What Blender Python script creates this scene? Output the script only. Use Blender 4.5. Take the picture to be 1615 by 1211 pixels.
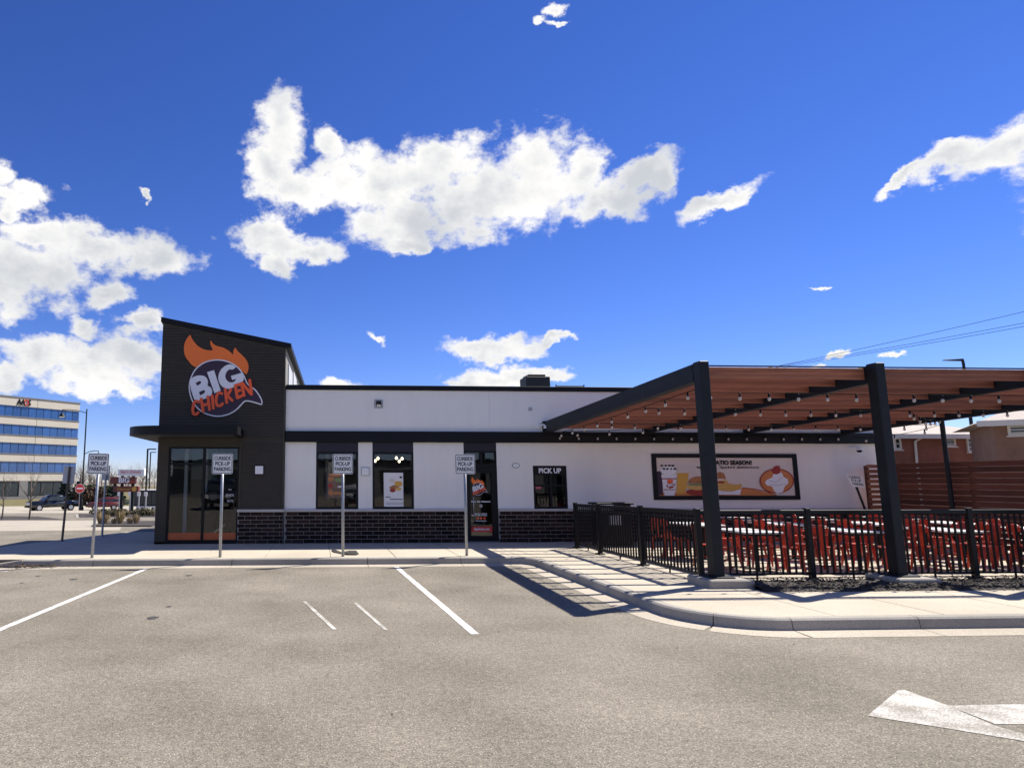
import bpy, bmesh, math, random
from mathutils import Vector, Matrix
random.seed(7)
R = math.radians
for o in list(bpy.data.objects): bpy.data.objects.remove(o)
scene = bpy.context.scene
col = scene.collection

# ---------------------------------------------------------------- camera
FPX, PX, PY = 1056.0, 560.0, 605.5           # focal length and principal point in photo pixels (1615 x 1211)
TH, PS, CAMH = math.atan(151.5 / 1056.0), R(3.07), 1.87
cd = bpy.data.cameras.new('camera'); cam = bpy.data.objects.new('camera', cd); col.objects.link(cam)
cam.location = (0, 0, CAMH)
cam.rotation_euler = (R(90) + TH, 0, -PS)
cd.sensor_fit = 'HORIZONTAL'; cd.sensor_width = 36.0
cd.lens = FPX / 1615.0 * 36.0
cd.shift_x = (807.5 - PX) / 1615.0
cd.shift_y = 0.0
cd.clip_end = 5000
scene.camera = cam
FW = Vector((math.sin(PS) * math.cos(TH), math.cos(PS) * math.cos(TH), math.sin(TH)))
RT = Vector((math.cos(PS), -math.sin(PS), 0)); UP = RT.cross(FW)
CP = Vector((0, 0, CAMH))
def ray(x, y): return FW + RT * ((x - PX) / FPX) - UP * ((y - PY) / FPX)
def on_y(x, y, Y):
    d = ray(x, y); return CP + d * (Y / d.y)
def on_z(x, y, z):
    d = ray(x, y); return CP + d * ((z - CAMH) / d.z)

# ---------------------------------------------------------------- sun, sky, exposure
SUN = Vector((0.764, 0.40, 1.0)).normalized()
SUN_EL = math.asin(SUN.z); SUN_AZ = math.atan2(SUN.x, SUN.y)
sl = bpy.data.lights.new('sun', 'SUN'); so = bpy.data.objects.new('sun', sl); col.objects.link(so)
sl.energy = 4.9; sl.angle = R(0.53); sl.color = (1.0, 0.95, 0.87)
so.rotation_euler = SUN.to_track_quat('Z', 'Y').to_euler(); so.location = SUN * 60
scene.view_settings.view_transform = 'Standard'; scene.view_settings.look = 'None'
scene.view_settings.exposure = 0.78; scene.view_settings.gamma = 1.0
scene.render.engine = 'CYCLES'

world = bpy.data.worlds.new('World'); scene.world = world; world.use_nodes = True
def build_world():
    nt = world.node_tree; N = nt.nodes; L = nt.links; N.clear()
    out = N.new('ShaderNodeOutputWorld')
    sky = N.new('ShaderNodeTexSky'); sky.sky_type = 'NISHITA'; sky.sun_disc = False
    sky.sun_elevation = SUN_EL; sky.sun_rotation = SUN_AZ
    sky.air_density = 1.0; sky.dust_density = 0.0; sky.ozone_density = 3.0; sky.altitude = 1500
    hs = N.new('ShaderNodeHueSaturation'); hs.inputs['Saturation'].default_value = 1.22; hs.inputs['Hue'].default_value = 0.508
    L.new(sky.outputs[0], hs.inputs['Color'])
    tint = N.new('ShaderNodeMix'); tint.data_type = 'RGBA'; tint.blend_type = 'MULTIPLY'; tint.inputs['Factor'].default_value = 1.0
    tint.inputs['B'].default_value = (.66, .66, .92, 1); L.new(hs.outputs[0], tint.inputs['A'])
    bg = N.new('ShaderNodeBackground'); bg.inputs['Strength'].default_value = 0.092
    L.new(tint.outputs['Result'], bg.inputs['Color'])
    # clouds: ellipses in azimuth / elevation, broken up with fractal noise
    blobs = [(440,205,38,56,0),(432,265,38,44,0),(465,305,55,32,0),(522,235,26,36,0),(545,290,60,46,0),(600,300,88,56,0),
             (635,350,90,36,0),(700,262,70,48,0),(760,312,118,60,0),(842,262,56,54,0),(855,312,80,46,0),(925,270,26,38,0),
             (965,312,72,32,-15),(1005,270,66,22,-10),(1040,280,30,32,0),(640,384,44,13,0),
             (425,356,44,22,0),(440,382,72,24,0),(490,396,45,20,0),(440,416,26,18,0),
             (20,312,52,26,20),(50,298,40,18,0),(6,272,24,20,0),(24,332,22,14,0),
             (60,430,108,56,0),(150,392,88,34,0),(250,404,64,34,0),(160,462,44,20,0),(-10,462,62,34,0),(60,368,56,18,0),
             (60,556,70,28,0),(130,520,26,16,0),(150,580,90,34,0),(232,506,36,14,0),(222,560,60,36,0),(14,590,32,22,0),(170,608,82,18,0),
             (790,547,72,18,0),(755,546,44,15,0),(880,538,24,6,-8),(790,596,78,19,0),(872,590,42,13,0),(740,604,40,9,0),(535,604,34,11,0),
             (1135,318,72,13,-15),(1165,305,40,12,-8),(1595,228,95,36,-16),(1495,256,72,20,-16),(1425,282,38,8,-24),
             (874,4,18,10,0),(880,32,13,5,0),(855,30,7,9,0),(590,537,15,7,15),(1294,455,19,5,0),(1320,551,28,6,-4),(1402,554,18,4,0),
             (238,311,12,5,20),(1288,575,18,6,0)]
    rng = random.Random(5)
    ell = []
    for (x, y, rx, ry, rot) in blobs:
        d = ray(x, y).normalized(); dx = ray(x + rx, y).normalized(); dy = ray(x, y - ry).normalized()
        az = math.atan2(d.x, d.y); el = math.asin(d.z)
        ax = abs(math.atan2(dx.x, dx.y) - az); ay = abs(math.asin(dy.z) - el)
        ell.append((az, el, ax, ay, R(-rot)))
    for i in range(12):                              # the same kind of sky all the way round
        a = rng.uniform(1.0, 5.2)
        if a > math.pi: a -= 2 * math.pi
        w = rng.uniform(0.12, 0.25)
        ell.append((a, rng.uniform(0.15, 0.7), w, w * rng.uniform(.3, .5), 0))
    g = bpy.data.node_groups.new('cloud_density', 'ShaderNodeTree')
    g.interface.new_socket('Vector', in_out='INPUT', socket_type='NodeSocketVector')
    g.interface.new_socket('Density', in_out='OUTPUT', socket_type='NodeSocketFloat')
    gn = g.nodes; gl = g.links
    gi = gn.new('NodeGroupInput'); go = gn.new('NodeGroupOutput')
    def mth(op, a, b=None, c=None, nn=gn, ll=gl):
        m = nn.new('ShaderNodeMath'); m.operation = op
        for i, v in enumerate((a, b, c)):
            if v is None: continue
            if isinstance(v, (int, float)): m.inputs[i].default_value = v
            else: ll.new(v, m.inputs[i])
        return m.outputs[0]
    # domain warp
    def noise(scale, detail, rough, src):
        n = gn.new('ShaderNodeTexNoise'); n.inputs['Scale'].default_value = scale
        n.inputs['Detail'].default_value = detail; n.inputs['Roughness'].default_value = rough
        gl.new(src, n.inputs['Vector']); return n
    st = gn.new('ShaderNodeVectorMath'); st.operation = 'MULTIPLY'; st.inputs[1].default_value = (1, 1, 1.35)
    gl.new(gi.outputs[0], st.inputs[0])
    wn = noise(13.0, 6, .62, st.outputs[0])
    wv = gn.new('ShaderNodeVectorMath'); wv.operation = 'MULTIPLY_ADD'
    wv.inputs[1].default_value = (.08, .08, .08); wv.inputs[2].default_value = (-.04, -.04, -.04)
    gl.new(wn.outputs['Color'], wv.inputs[0])
    sx = gn.new('ShaderNodeSeparateXYZ'); gl.new(gi.outputs[0], sx.inputs[0])
    az = mth('ARCTAN2', sx.outputs[0], sx.outputs[1]); el = mth('ARCSINE', sx.outputs[2])
    cb = gn.new('ShaderNodeCombineXYZ'); gl.new(az, cb.inputs[0]); gl.new(el, cb.inputs[1])
    ad = gn.new('ShaderNodeVectorMath'); ad.operation = 'ADD'; gl.new(cb.outputs[0], ad.inputs[0]); gl.new(wv.outputs[0], ad.inputs[1])
    flat = gn.new('ShaderNodeVectorMath'); flat.operation = 'MULTIPLY'; flat.inputs[1].default_value = (1, 1, 0)
    gl.new(ad.outputs[0], flat.inputs[0])
    cur = None; base = flat.outputs[0]
    for i, (a, e, ax, ay, rot) in enumerate(ell):
        if i % 12 == 11:                             # keeps the evaluation in sequence
            ch = gn.new('ShaderNodeVectorMath'); ch.operation = 'MULTIPLY_ADD'; ch.inputs[1].default_value = (1e-7, 1e-7, 0)
            gl.new(cur, ch.inputs[0]); gl.new(base, ch.inputs[2]); base = ch.outputs[0]
        sxx, syy = 1 / (ax * 1.24), 1 / (ay * 1.24)
        if rot == 0:
            mp = gn.new('ShaderNodeVectorMath'); mp.operation = 'MULTIPLY_ADD'
            mp.inputs[1].default_value = (sxx, syy, 0); mp.inputs[2].default_value = (-a * sxx, -e * syy, 0)
            gl.new(base, mp.inputs[0])
        else:
            mp = gn.new('ShaderNodeMapping'); mp.vector_type = 'TEXTURE'
            mp.inputs['Location'].default_value = (a, e, 0); mp.inputs['Rotation'].default_value = (0, 0, rot)
            mp.inputs['Scale'].default_value = (1 / sxx, 1 / syy, 1)
            gl.new(base, mp.inputs['Vector'])
        ln = gn.new('ShaderNodeVectorMath'); ln.operation = 'LENGTH'; gl.new(mp.outputs[0], ln.inputs[0])
        cur = ln.outputs['Value'] if cur is None else mth('SMOOTH_MIN', cur, ln.outputs['Value'], .22)
    cur = mth('SUBTRACT', 1.0, cur)
    n2 = noise(24.0, 8, .62, st.outputs[0])
    f = mth('MULTIPLY_ADD', n2.outputs['Fac'], 1.9, -.95)
    f = mth('ADD', mth('MAXIMUM', cur, -1.4), f)
    gl.new(f, go.inputs[0])
    tc = N.new('ShaderNodeTexCoord')
    nrm = N.new('ShaderNodeVectorMath'); nrm.operation = 'NORMALIZE'; L.new(tc.outputs['Generated'], nrm.inputs[0])
    def dens(off):
        a = N.new('ShaderNodeVectorMath'); a.operation = 'ADD'; a.inputs[1].default_value = off
        L.new(nrm.outputs[0], a.inputs[0])
        b = N.new('ShaderNodeVectorMath'); b.operation = 'NORMALIZE'; L.new(a.outputs[0], b.inputs[0])
        q = N.new('ShaderNodeGroup'); q.node_tree = g; L.new(b.outputs[0], q.inputs[0]); return q.outputs[0]
    d0 = dens((0, 0, 0))
    cn = N.new('ShaderNodeTexNoise'); cn.inputs['Scale'].default_value = 8.0; cn.inputs['Detail'].default_value = 5
    mo = N.new('ShaderNodeVectorMath'); mo.operation = 'ADD'; mo.inputs[1].default_value = (.03, .0, .04)
    L.new(nrm.outputs[0], mo.inputs[0]); L.new(mo.outputs[0], cn.inputs['Vector'])
    d1 = N.new('ShaderNodeMath'); d1.operation = 'MULTIPLY_ADD'; d1.inputs[1].default_value = 2.0
    dc = N.new('ShaderNodeMath'); dc.operation = 'MULTIPLY'; dc.inputs[1].default_value = .42; L.new(d0, dc.inputs[0])
    L.new(cn.outputs['Fac'], d1.inputs[0]); L.new(dc.outputs[0], d1.inputs[2]); d1 = d1.outputs[0]
    def ss(v, lo, hi):
        m = N.new('ShaderNodeMapRange'); m.interpolation_type = 'SMOOTHSTEP'
        m.inputs['From Min'].default_value = lo; m.inputs['From Max'].default_value = hi
        L.new(v, m.inputs['Value']); return m.outputs[0]
    alpha = ss(d0, -.06, .50)
    core = ss(d1, .95, 1.75)
    mx = N.new('ShaderNodeMix'); mx.data_type = 'RGBA'
    mx.inputs['A'].default_value = (1.0, .985, .96, 1); mx.inputs['B'].default_value = (.58, .61, .655, 1)
    L.new(core, mx.inputs['Factor'])
    cbg = N.new('ShaderNodeBackground'); cbg.inputs['Strength'].default_value = 0.62
    L.new(mx.outputs['Result'], cbg.inputs['Color'])
    ms = N.new('ShaderNodeMixShader'); L.new(alpha, ms.inputs[0]); L.new(bg.outputs[0], ms.inputs[1]); L.new(cbg.outputs[0], ms.inputs[2])
    L.new(ms.outputs[0], out.inputs['Surface'])
    world.cycles.sampling_method = 'NONE'
build_world()

# ---------------------------------------------------------------- helpers
class MB:
    """collects boxes, prisms and tubes and links them as one mesh"""
    def __init__(s): s.v = []; s.f = []
    def box(s, lo, hi):
        n = len(s.v)
        s.v += [(x, y, z) for x in (lo[0], hi[0]) for y in (lo[1], hi[1]) for z in (lo[2], hi[2])]
        s.f += [tuple(n + i for i in q) for q in ((0,1,3,2),(4,6,7,5),(0,4,5,1),(2,3,7,6),(0,2,6,4),(1,5,7,3))]
        return s
    def bbox(s, lo, hi, b=.01):
        """box with chamfered edges"""
        bm = bmesh.new(); bmesh.ops.create_cube(bm, size=1)
        c = [(lo[i] + hi[i]) / 2 for i in range(3)]; d = [hi[i] - lo[i] for i in range(3)]
        for v in bm.verts: v.co = Vector([c[i] + v.co[i] * d[i] for i in range(3)])
        bmesh.ops.bevel(bm, geom=list(bm.edges), offset=min(b, min(d) * .45), segments=1, affect='EDGES', profile=.5)
        return s.bm(bm)
    def bm(s, bm):
        n = len(s.v); bm.verts.index_update()
        s.v += [tuple(v.co) for v in bm.verts]; s.f += [tuple(n + v.index for v in f.verts) for f in bm.faces]; bm.free(); return s
    def hexa(s, p):
        """8 points: bottom ring 0-3, top ring 4-7"""
        n = len(s.v); s.v += [tuple(q) for q in p]
        s.f += [tuple(n + i for i in q) for q in ((3,2,1,0),(4,5,6,7),(0,1,5,4),(1,2,6,5),(2,3,7,6),(3,0,4,7))]; return s
    def prism(s, pts, z0, z1):
        n = len(s.v); k = len(pts)
        s.v += [(p[0], p[1], z0) for p in pts] + [(p[0], p[1], z1) for p in pts]
        s.f.append(tuple(n + k - 1 - i for i in range(k))); s.f.append(tuple(n + k + i for i in range(k)))
        for i in range(k):
            j = (i + 1) % k; s.f.append((n + i, n + j, n + k + j, n + k + i))
        return s
    def prism_y(s, pts, y0, y1):
        """pts (x,z), counter-clockwise seen from -y"""
        n = len(s.v); k = len(pts)
        s.v += [(p[0], y0, p[1]) for p in pts] + [(p[0], y1, p[1]) for p in pts]
        s.f.append(tuple(n + i for i in range(k))); s.f.append(tuple(n + 2 * k - 1 - i for i in range(k)))
        for i in range(k):
            j = (i + 1) % k; s.f.append((n + j, n + i, n + k + i, n + k + j))
        return s
    def prism_x(s, pts, x0, x1):
        n = len(s.v); k = len(pts)
        s.v += [(x0, p[0], p[1]) for p in pts] + [(x1, p[0], p[1]) for p in pts]
        s.f.append(tuple(n + k - 1 - i for i in range(k))); s.f.append(tuple(n + k + i for i in range(k)))
        for i in range(k):
            j = (i + 1) % k; s.f.append((n + i, n + j, n + k + j, n + k + i))
        return s
    def bar(s, a, b, w, h=None, up=(0, 0, 1)):
        """rectangular bar between two points"""
        h = w if h is None else h
        a, b = Vector(a), Vector(b); d = (b - a).normalized(); u = Vector(up)
        if abs(d.dot(u)) > .97: u = Vector((0, 1, 0))
        r = d.cross(u).normalized(); u = r.cross(d).normalized()
        q = [(-w/2,-h/2),(w/2,-h/2),(w/2,h/2),(-w/2,h/2)]
        n = len(s.v)
        s.v += [tuple(a + r*x + u*y) for x, y in q] + [tuple(b + r*x + u*y) for x, y in q]
        s.f += [tuple(n + i for i in t) for t in ((3,2,1,0),(4,5,6,7),(0,1,5,4),(1,2,6,5),(2,3,7,6),(3,0,4,7))]; return s
    def tube(s, pts, rad, n=8, cap=True):
        pts = [Vector(p) for p in pts]; k = len(pts)
        rad = [rad] * k if isinstance(rad, (int, float)) else list(rad)
        base = len(s.v); prev = None
        for i, p in enumerate(pts):
            d = (pts[min(i + 1, k - 1)] - pts[max(i - 1, 0)]).normalized()
            r = d.cross(Vector((0, 0, 1))) if prev is None else prev - d * prev.dot(d)
            if r.length < 1e-4: r = d.cross(Vector((0, 1, 0)))
            r.normalize(); prev = r; u = d.cross(r)
            for j in range(n):
                a = 2 * math.pi * j / n; s.v.append(tuple(p + (r * math.cos(a) + u * math.sin(a)) * rad[i]))
        for i in range(k - 1):
            for j in range(n):
                q = (j + 1) % n
                s.f.append((base + i*n + j, base + i*n + q, base + (i+1)*n + q, base + (i+1)*n + j))
        if cap:
            s.f.append(tuple(base + n - 1 - j for j in range(n))); s.f.append(tuple(base + (k-1)*n + j for j in range(n)))
        return s
    def lathe(s, prof, c=(0, 0, 0), n=12):
        base = len(s.v); k = len(prof)
        for r, z in prof:
            for j in range(n):
                a = 2 * math.pi * j / n; s.v.append((c[0] + r * math.cos(a), c[1] + r * math.sin(a), c[2] + z))
        for i in range(k - 1):
            for j in range(n):
                q = (j + 1) % n; s.f.append((base + i*n + j, base + i*n + q, base + (i+1)*n + q, base + (i+1)*n + j))
        s.f.append(tuple(base + n - 1 - j for j in range(n))); s.f.append(tuple(base + (k-1)*n + j for j in range(n)))
        return s
    def quad(s, *p):
        n = len(s.v); s.v += [tuple(q) for q in p]; s.f.append(tuple(range(n, n + len(p)))); return s
    def mesh(s, name, mat, smooth=False):
        me = bpy.data.meshes.new(name); me.from_pydata(s.v, [], s.f); me.update()
        if mat: me.materials.append(mat)
        if smooth: me.shade_smooth()
        return me
    def build(s, name, mat, parent=None, smooth=False, kind=None):
        return link(name, s.mesh(name, mat, smooth), parent, kind)
def link(name, me, parent=None, kind=None, loc=None):
    o = bpy.data.objects.new(name, me); col.objects.link(o)
    if parent is not None: o.parent = parent
    if kind: o['kind'] = kind
    if loc is not None: o.location = loc
    return o
def thing(name, label, cat, loc=(0, 0, 0), rz=0, group=None):
    o = bpy.data.objects.new(name, None); col.objects.link(o); o.empty_display_size = .2
    o.location = loc; o.rotation_euler = (0, 0, rz); o['label'] = label; o['category'] = cat
    if group: o['group'] = group
    return o
def tag(o, label, cat, group=None):
    o['label'] = label; o['category'] = cat
    if group: o['group'] = group
    return o
def copy_tree(o, parent=None):
    c = o.copy(); col.objects.link(c)
    if parent is not None: c.parent = parent
    for ch in list(o.children): copy_tree(ch, c)
    return c
def curve_mesh(loops, y, thick, mat, name='shape'):
    """filled outlines given as (x,z) loops (holes allowed) on a plane facing -y"""
    cu = bpy.data.curves.new(name, 'CURVE'); cu.dimensions = '2D'; cu.fill_mode = 'BOTH'; cu.extrude = thick / 2
    for lp in loops:
        sp = cu.splines.new('POLY'); sp.points.add(len(lp) - 1)
        for i, p in enumerate(lp): sp.points[i].co = (p[0], p[1], 0, 1)
        sp.use_cyclic_u = True
    o = bpy.data.objects.new(name, cu); col.objects.link(o)
    me = bpy.data.meshes.new_from_object(o); bpy.data.objects.remove(o); bpy.data.curves.remove(cu)
    me.name = name
    me.transform(Matrix.Translation((0, y, 0)) @ Matrix.Rotation(R(90), 4, 'X'))
    me.materials.clear(); me.materials.append(mat); return me
def text_mesh(txt, size, mat, bold=0.0, thick=.004, shear=0, sx=1.0, spacing=1.0, line=1.0):
    cu = bpy.data.curves.new('t', 'FONT'); cu.body = txt; cu.size = size; cu.offset = bold * size; cu.extrude = thick / 2
    cu.align_x = 'CENTER'; cu.align_y = 'CENTER'; cu.shear = shear; cu.space_character = spacing; cu.space_line = line
    cu.resolution_u = 3
    o = bpy.data.objects.new('t', cu); col.objects.link(o)
    me = bpy.data.meshes.new_from_object(o); bpy.data.objects.remove(o); bpy.data.curves.remove(cu)
    me.name = 'lettering'; me.transform(Matrix.Rotation(R(90), 4, 'X') @ Matrix.Diagonal((sx, 1, 1, 1)))
    me.materials.clear(); me.materials.append(mat); return me
def text(txt, size, mat, loc, parent, name='lettering', rot=0, rz=0, **k):
    o = link(name, text_mesh(txt, size, mat, **k), parent); o.location = loc; o.rotation_euler = (0, -rot, rz); return o
def stroke(pts, w):
    """outline of a thick line with rounded ends"""
    L_, R_ = [], []
    for i, p in enumerate(pts):
        a = pts[max(i-1, 0)]; b = pts[min(i+1, len(pts)-1)]
        dx, dy = b[0]-a[0], b[1]-a[1]; l = math.hypot(dx, dy) or 1; nx, ny = -dy/l*w/2, dx/l*w/2
        L_.append((p[0]+nx, p[1]+ny)); R_.append((p[0]-nx, p[1]-ny))
    def cap(p, q, n=4):
        a0 = math.atan2(q[1]-p[1], q[0]-p[0])
        return [(p[0]+w/2*math.cos(a0+math.pi/2-math.pi*i/n), p[1]+w/2*math.sin(a0+math.pi/2-math.pi*i/n)) for i in range(1, n)]
    e = cap(pts[-1], (2*pts[-1][0]-pts[-2][0], 2*pts[-1][1]-pts[-2][1]))
    s_ = cap(pts[0], (2*pts[0][0]-pts[1][0], 2*pts[0][1]-pts[1][1]))
    return L_ + e + R_[::-1] + s_
def ground_z(Y):
    """the land falls away gently behind the lot"""
    return 0.0 if Y < 26 else (-(Y - 26) * 1.8 / 59 if Y < 85 else -1.8)

# ---------------------------------------------------------------- materials
MATS = {}
def mat(name, c, rough=.6, var=.12, scale=3.0, bump=0.0, bscale=None, metal=0.0, rand=0.0, spec=.5, stretch=(1, 1, 1), coat=0.0, emit=None, space='Object'):
    m = bpy.data.materials.new(name); m.use_nodes = True; MATS[name] = m
    nt = m.node_tree; N, L = nt.nodes, nt.links; b = N['Principled BSDF']
    b.inputs['Roughness'].default_value = rough; b.inputs['Metallic'].default_value = metal
    b.inputs['Specular IOR Level'].default_value = spec; b.inputs['Coat Weight'].default_value = coat
    tc = N.new('ShaderNodeTexCoord'); mp = N.new('ShaderNodeMapping'); mp.inputs['Scale'].default_value = stretch
    L.new(tc.outputs[space], mp.inputs[0])
    n = N.new('ShaderNodeTexNoise'); n.inputs['Scale'].default_value = scale; n.inputs['Detail'].default_value = 6; n.inputs['Roughness'].default_value = .65
    L.new(mp.outputs[0], n.inputs['Vector'])
    r = N.new('ShaderNodeMapRange'); r.inputs['From Min'].default_value = .25; r.inputs['From Max'].default_value = .75
    r.inputs['To Min'].default_value = 1 - var; r.inputs['To Max'].default_value = 1 + var
    L.new(n.outputs['Fac'], r.inputs['Value'])
    val = r.outputs[0]
    if rand:
        oi = N.new('ShaderNodeObjectInfo'); q = N.new('ShaderNodeMapRange')
        q.inputs['To Min'].default_value = 1 - rand; q.inputs['To Max'].default_value = 1 + rand
        L.new(oi.outputs['Random'], q.inputs['Value'])
        k = N.new('ShaderNodeMath'); k.operation = 'MULTIPLY'; L.new(val, k.inputs[0]); L.new(q.outputs[0], k.inputs[1]); val = k.outputs[0]
    v = N.new('ShaderNodeVectorMath'); v.operation = 'SCALE'; v.inputs[0].default_value = c; L.new(val, v.inputs['Scale'])
    L.new(v.outputs[0], b.inputs['Base Color'])
    if bump:
        n2 = N.new('ShaderNodeTexNoise'); n2.inputs['Scale'].default_value = bscale or scale * 8; n2.inputs['Detail'].default_value = 4
        L.new(mp.outputs[0], n2.inputs['Vector'])
        bp = N.new('ShaderNodeBump'); bp.inputs['Strength'].default_value = bump; bp.inputs['Distance'].default_value = .01
        L.new(n2.outputs['Fac'], bp.inputs['Height']); L.new(bp.outputs[0], b.inputs['Normal'])
    if emit:
        b.inputs['Emission Color'].default_value = (*emit[:3], 1); b.inputs['Emission Strength'].default_value = emit[3]
    return m
def mat_glass(name, tint, refl=1.0):
    m = bpy.data.materials.new(name); m.use_nodes = True; MATS[name] = m
    nt = m.node_tree; N, L = nt.nodes, nt.links; N.clear()
    out = N.new('ShaderNodeOutputMaterial'); t = N.new('ShaderNodeBsdfTransparent'); t.inputs[0].default_value = (*tint, 1)
    g = N.new('ShaderNodeBsdfGlossy'); g.inputs['Roughness'].default_value = .015; g.inputs[0].default_value = (refl, refl, refl, 1)
    f = N.new('ShaderNodeFresnel'); f.inputs['IOR'].default_value = 1.5
    tc = N.new('ShaderNodeTexCoord'); n = N.new('ShaderNodeTexNoise'); n.inputs['Scale'].default_value = 1.3
    L.new(tc.outputs['Object'], n.inputs['Vector'])
    bp = N.new('ShaderNodeBump'); bp.inputs['Strength'].default_value = .03; bp.inputs['Distance'].default_value = .05
    L.new(n.outputs['Fac'], bp.inputs['Height']); L.new(bp.outputs[0], g.inputs['Normal'])
    x = N.new('ShaderNodeMixShader'); L.new(f.outputs[0], x.inputs[0]); L.new(t.outputs[0], x.inputs[1]); L.new(g.outputs[0], x.inputs[2])
    L.new(x.outputs[0], out.inputs[0]); return m
def mat_ground(name, c_dark, c_light, speck, c_speck, stain=.15, rough=.95, grit=.7):
    """asphalt or concrete: fine aggregate, worn patches, stains"""
    m = bpy.data.materials.new(name); m.use_nodes = True; MATS[name] = m
    nt = m.node_tree; N, L = nt.nodes, nt.links; b = N['Principled BSDF']
    b.inputs['Roughness'].default_value = rough; b.inputs['Specular IOR Level'].default_value = .25
    g = N.new('ShaderNodeNewGeometry'); P_ = g.outputs['Position']
    def nz(scale, detail, rough_=.6):
        n = N.new('ShaderNodeTexNoise'); n.inputs['Scale'].default_value = scale; n.inputs['Detail'].default_value = detail
        n.inputs['Roughness'].default_value = rough_; L.new(P_, n.inputs['Vector']); return n.outputs['Fac']
    def mr(v, a, b_, c=0, d=1):
        q = N.new('ShaderNodeMapRange'); q.inputs['From Min'].default_value = a; q.inputs['From Max'].default_value = b_
        q.inputs['To Min'].default_value = c; q.inputs['To Max'].default_value = d; L.new(v, q.inputs['Value']); return q.outputs[0]
    def mix(f, a, b_, mode='MIX'):
        x = N.new('ShaderNodeMix'); x.data_type = 'RGBA'; x.blend_type = mode
        for s_, v in (('Factor', f), ('A', a), ('B', b_)):
            if isinstance(v, tuple): x.inputs[s_].default_value = (*v, 1)
            elif isinstance(v, float): x.inputs[s_].default_value = v
            else: L.new(v, x.inputs[s_])
        return x.outputs['Result']
    base = mix(mr(nz(.55, 6), .33, .67), c_dark, c_light)
    fine = nz(speck, 3, .75)
    base = mix(mr(fine, .40, .57), mix(1.0, base, (grit, grit, grit * 1.02), 'MULTIPLY'), base)
    if grit < .6:
        base = mix(mr(nz(17.0, 4, .8), .38, .62), mix(1.0, base, (.72, .72, .73), 'MULTIPLY'), mix(1.0, base, (1.12, 1.12, 1.11), 'MULTIPLY'))
    vo = N.new('ShaderNodeTexVoronoi'); vo.inputs['Scale'].default_value = speck * .8; L.new(P_, vo.inputs['Vector'])
    sp = mr(vo.outputs['Distance'], .10, .26, 1, 0)
    pick = N.new('ShaderNodeSeparateColor'); L.new(vo.outputs['Color'], pick.inputs[0])
    on = mr(pick.outputs[0], .62, .7)
    k = N.new('ShaderNodeMath'); k.operation = 'MULTIPLY'; L.new(sp, k.inputs[0]); L.new(on, k.inputs[1])
    base = mix(k.outputs[0], base, c_speck)
    st = mr(nz(1.7, 5, .7), .60, .78, 0, stain)
    base = mix(st, base, (c_dark[0]*.45, c_dark[1]*.45, c_dark[2]*.45))
    L.new(base, b.inputs['Base Color'])
    bp = N.new('ShaderNodeBump'); bp.inputs['Strength'].default_value = .35; bp.inputs['Distance'].default_value = .003
    L.new(fine, bp.inputs['Height']); L.new(bp.outputs[0], b.inputs['Normal'])
    return m
def mat_paint(name, c, under, wear=.5):
    """worn road paint"""
    m = bpy.data.materials.new(name); m.use_nodes = True; MATS[name] = m
    nt = m.node_tree; N, L = nt.nodes, nt.links; b = N['Principled BSDF']; b.inputs['Roughness'].default_value = .85
    g = N.new('ShaderNodeNewGeometry')
    n = N.new('ShaderNodeTexNoise'); n.inputs['Scale'].default_value = 60; n.inputs['Detail'].default_value = 4; n.inputs['Roughness'].default_value = .8
    n2 = N.new('ShaderNodeTexNoise'); n2.inputs['Scale'].default_value = 3.0; n2.inputs['Detail'].default_value = 4
    for q in (n, n2): L.new(g.outputs['Position'], q.inputs['Vector'])
    a = N.new('ShaderNodeMath'); a.operation = 'MULTIPLY_ADD'; a.inputs[1].default_value = .6; L.new(n2.outputs['Fac'], a.inputs[0]); L.new(n.outputs['Fac'], a.inputs[2])
    r = N.new('ShaderNodeMapRange'); r.inputs['From Min'].default_value = .62 + (1 - wear) * .25; r.inputs['From Max'].default_value = .92 + (1 - wear) * .25; L.new(a.outputs[0], r.inputs['Value'])
    x = N.new('ShaderNodeMix'); x.data_type = 'RGBA'; x.inputs['A'].default_value = (*c, 1); x.inputs['B'].default_value = (*under, 1)
    L.new(r.outputs[0], x.inputs['Factor']); L.new(x.outputs['Result'], b.inputs['Base Color']); return m

ASPH = mat_ground('asphalt', (.222, .194, .148), (.345, .304, .237), 64.0, (.66, .60, .50), .45, grit=.42)
CONC = mat_ground('concrete_walk', (.50, .438, .335), (.59, .518, .40), 130.0, (.64, .57, .45), .26)
GUTTER = mat_ground('concrete_gutter', (.42, .37, .285), (.56, .49, .38), 60.0, (.6, .53, .42), .45)
KERB = mat_ground('concrete_kerb', (.33, .305, .26), (.45, .415, .35), 90.0, (.5, .47, .41), .35)
ROADC = mat_ground('concrete_road', (.40, .355, .28), (.48, .43, .34), 40.0, (.55, .5, .42), .1)
GRASS = mat_ground('dry_lawn', (.13, .115, .045), (.20, .17, .075), 14.0, (.26, .23, .12), .2)
MULCH = mat('mulch', (.045, .036, .03), .95, .5, 18, 1.0, 40)
JOINT = mat('joint', (.14, .125, .10), .95)
PAVER = mat('red_paver', (.30, .12, .075), .9, .2, 6, .3)
PAINT = mat_paint('road_paint', (.78, .76, .71), (.21, .19, .165), .55)
PAINTW = mat_paint('worn_road_paint', (.66, .64, .58), (.22, .195, .155), 1.0)
WHITE = mat('white_render', (.83, .81, .76), .85, .03, 1.6, .12, 120, stretch=(2.2, 1, .35))
DARKWALL = mat('dark_siding', (.042, .034, .022), .7, .2, 3, .2, 40, stretch=(1, 1, 8), rand=.0)
BLACK = mat('black_metal', (.005, .0055, .007), .5, .25, 2.0, spec=.25)
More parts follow.
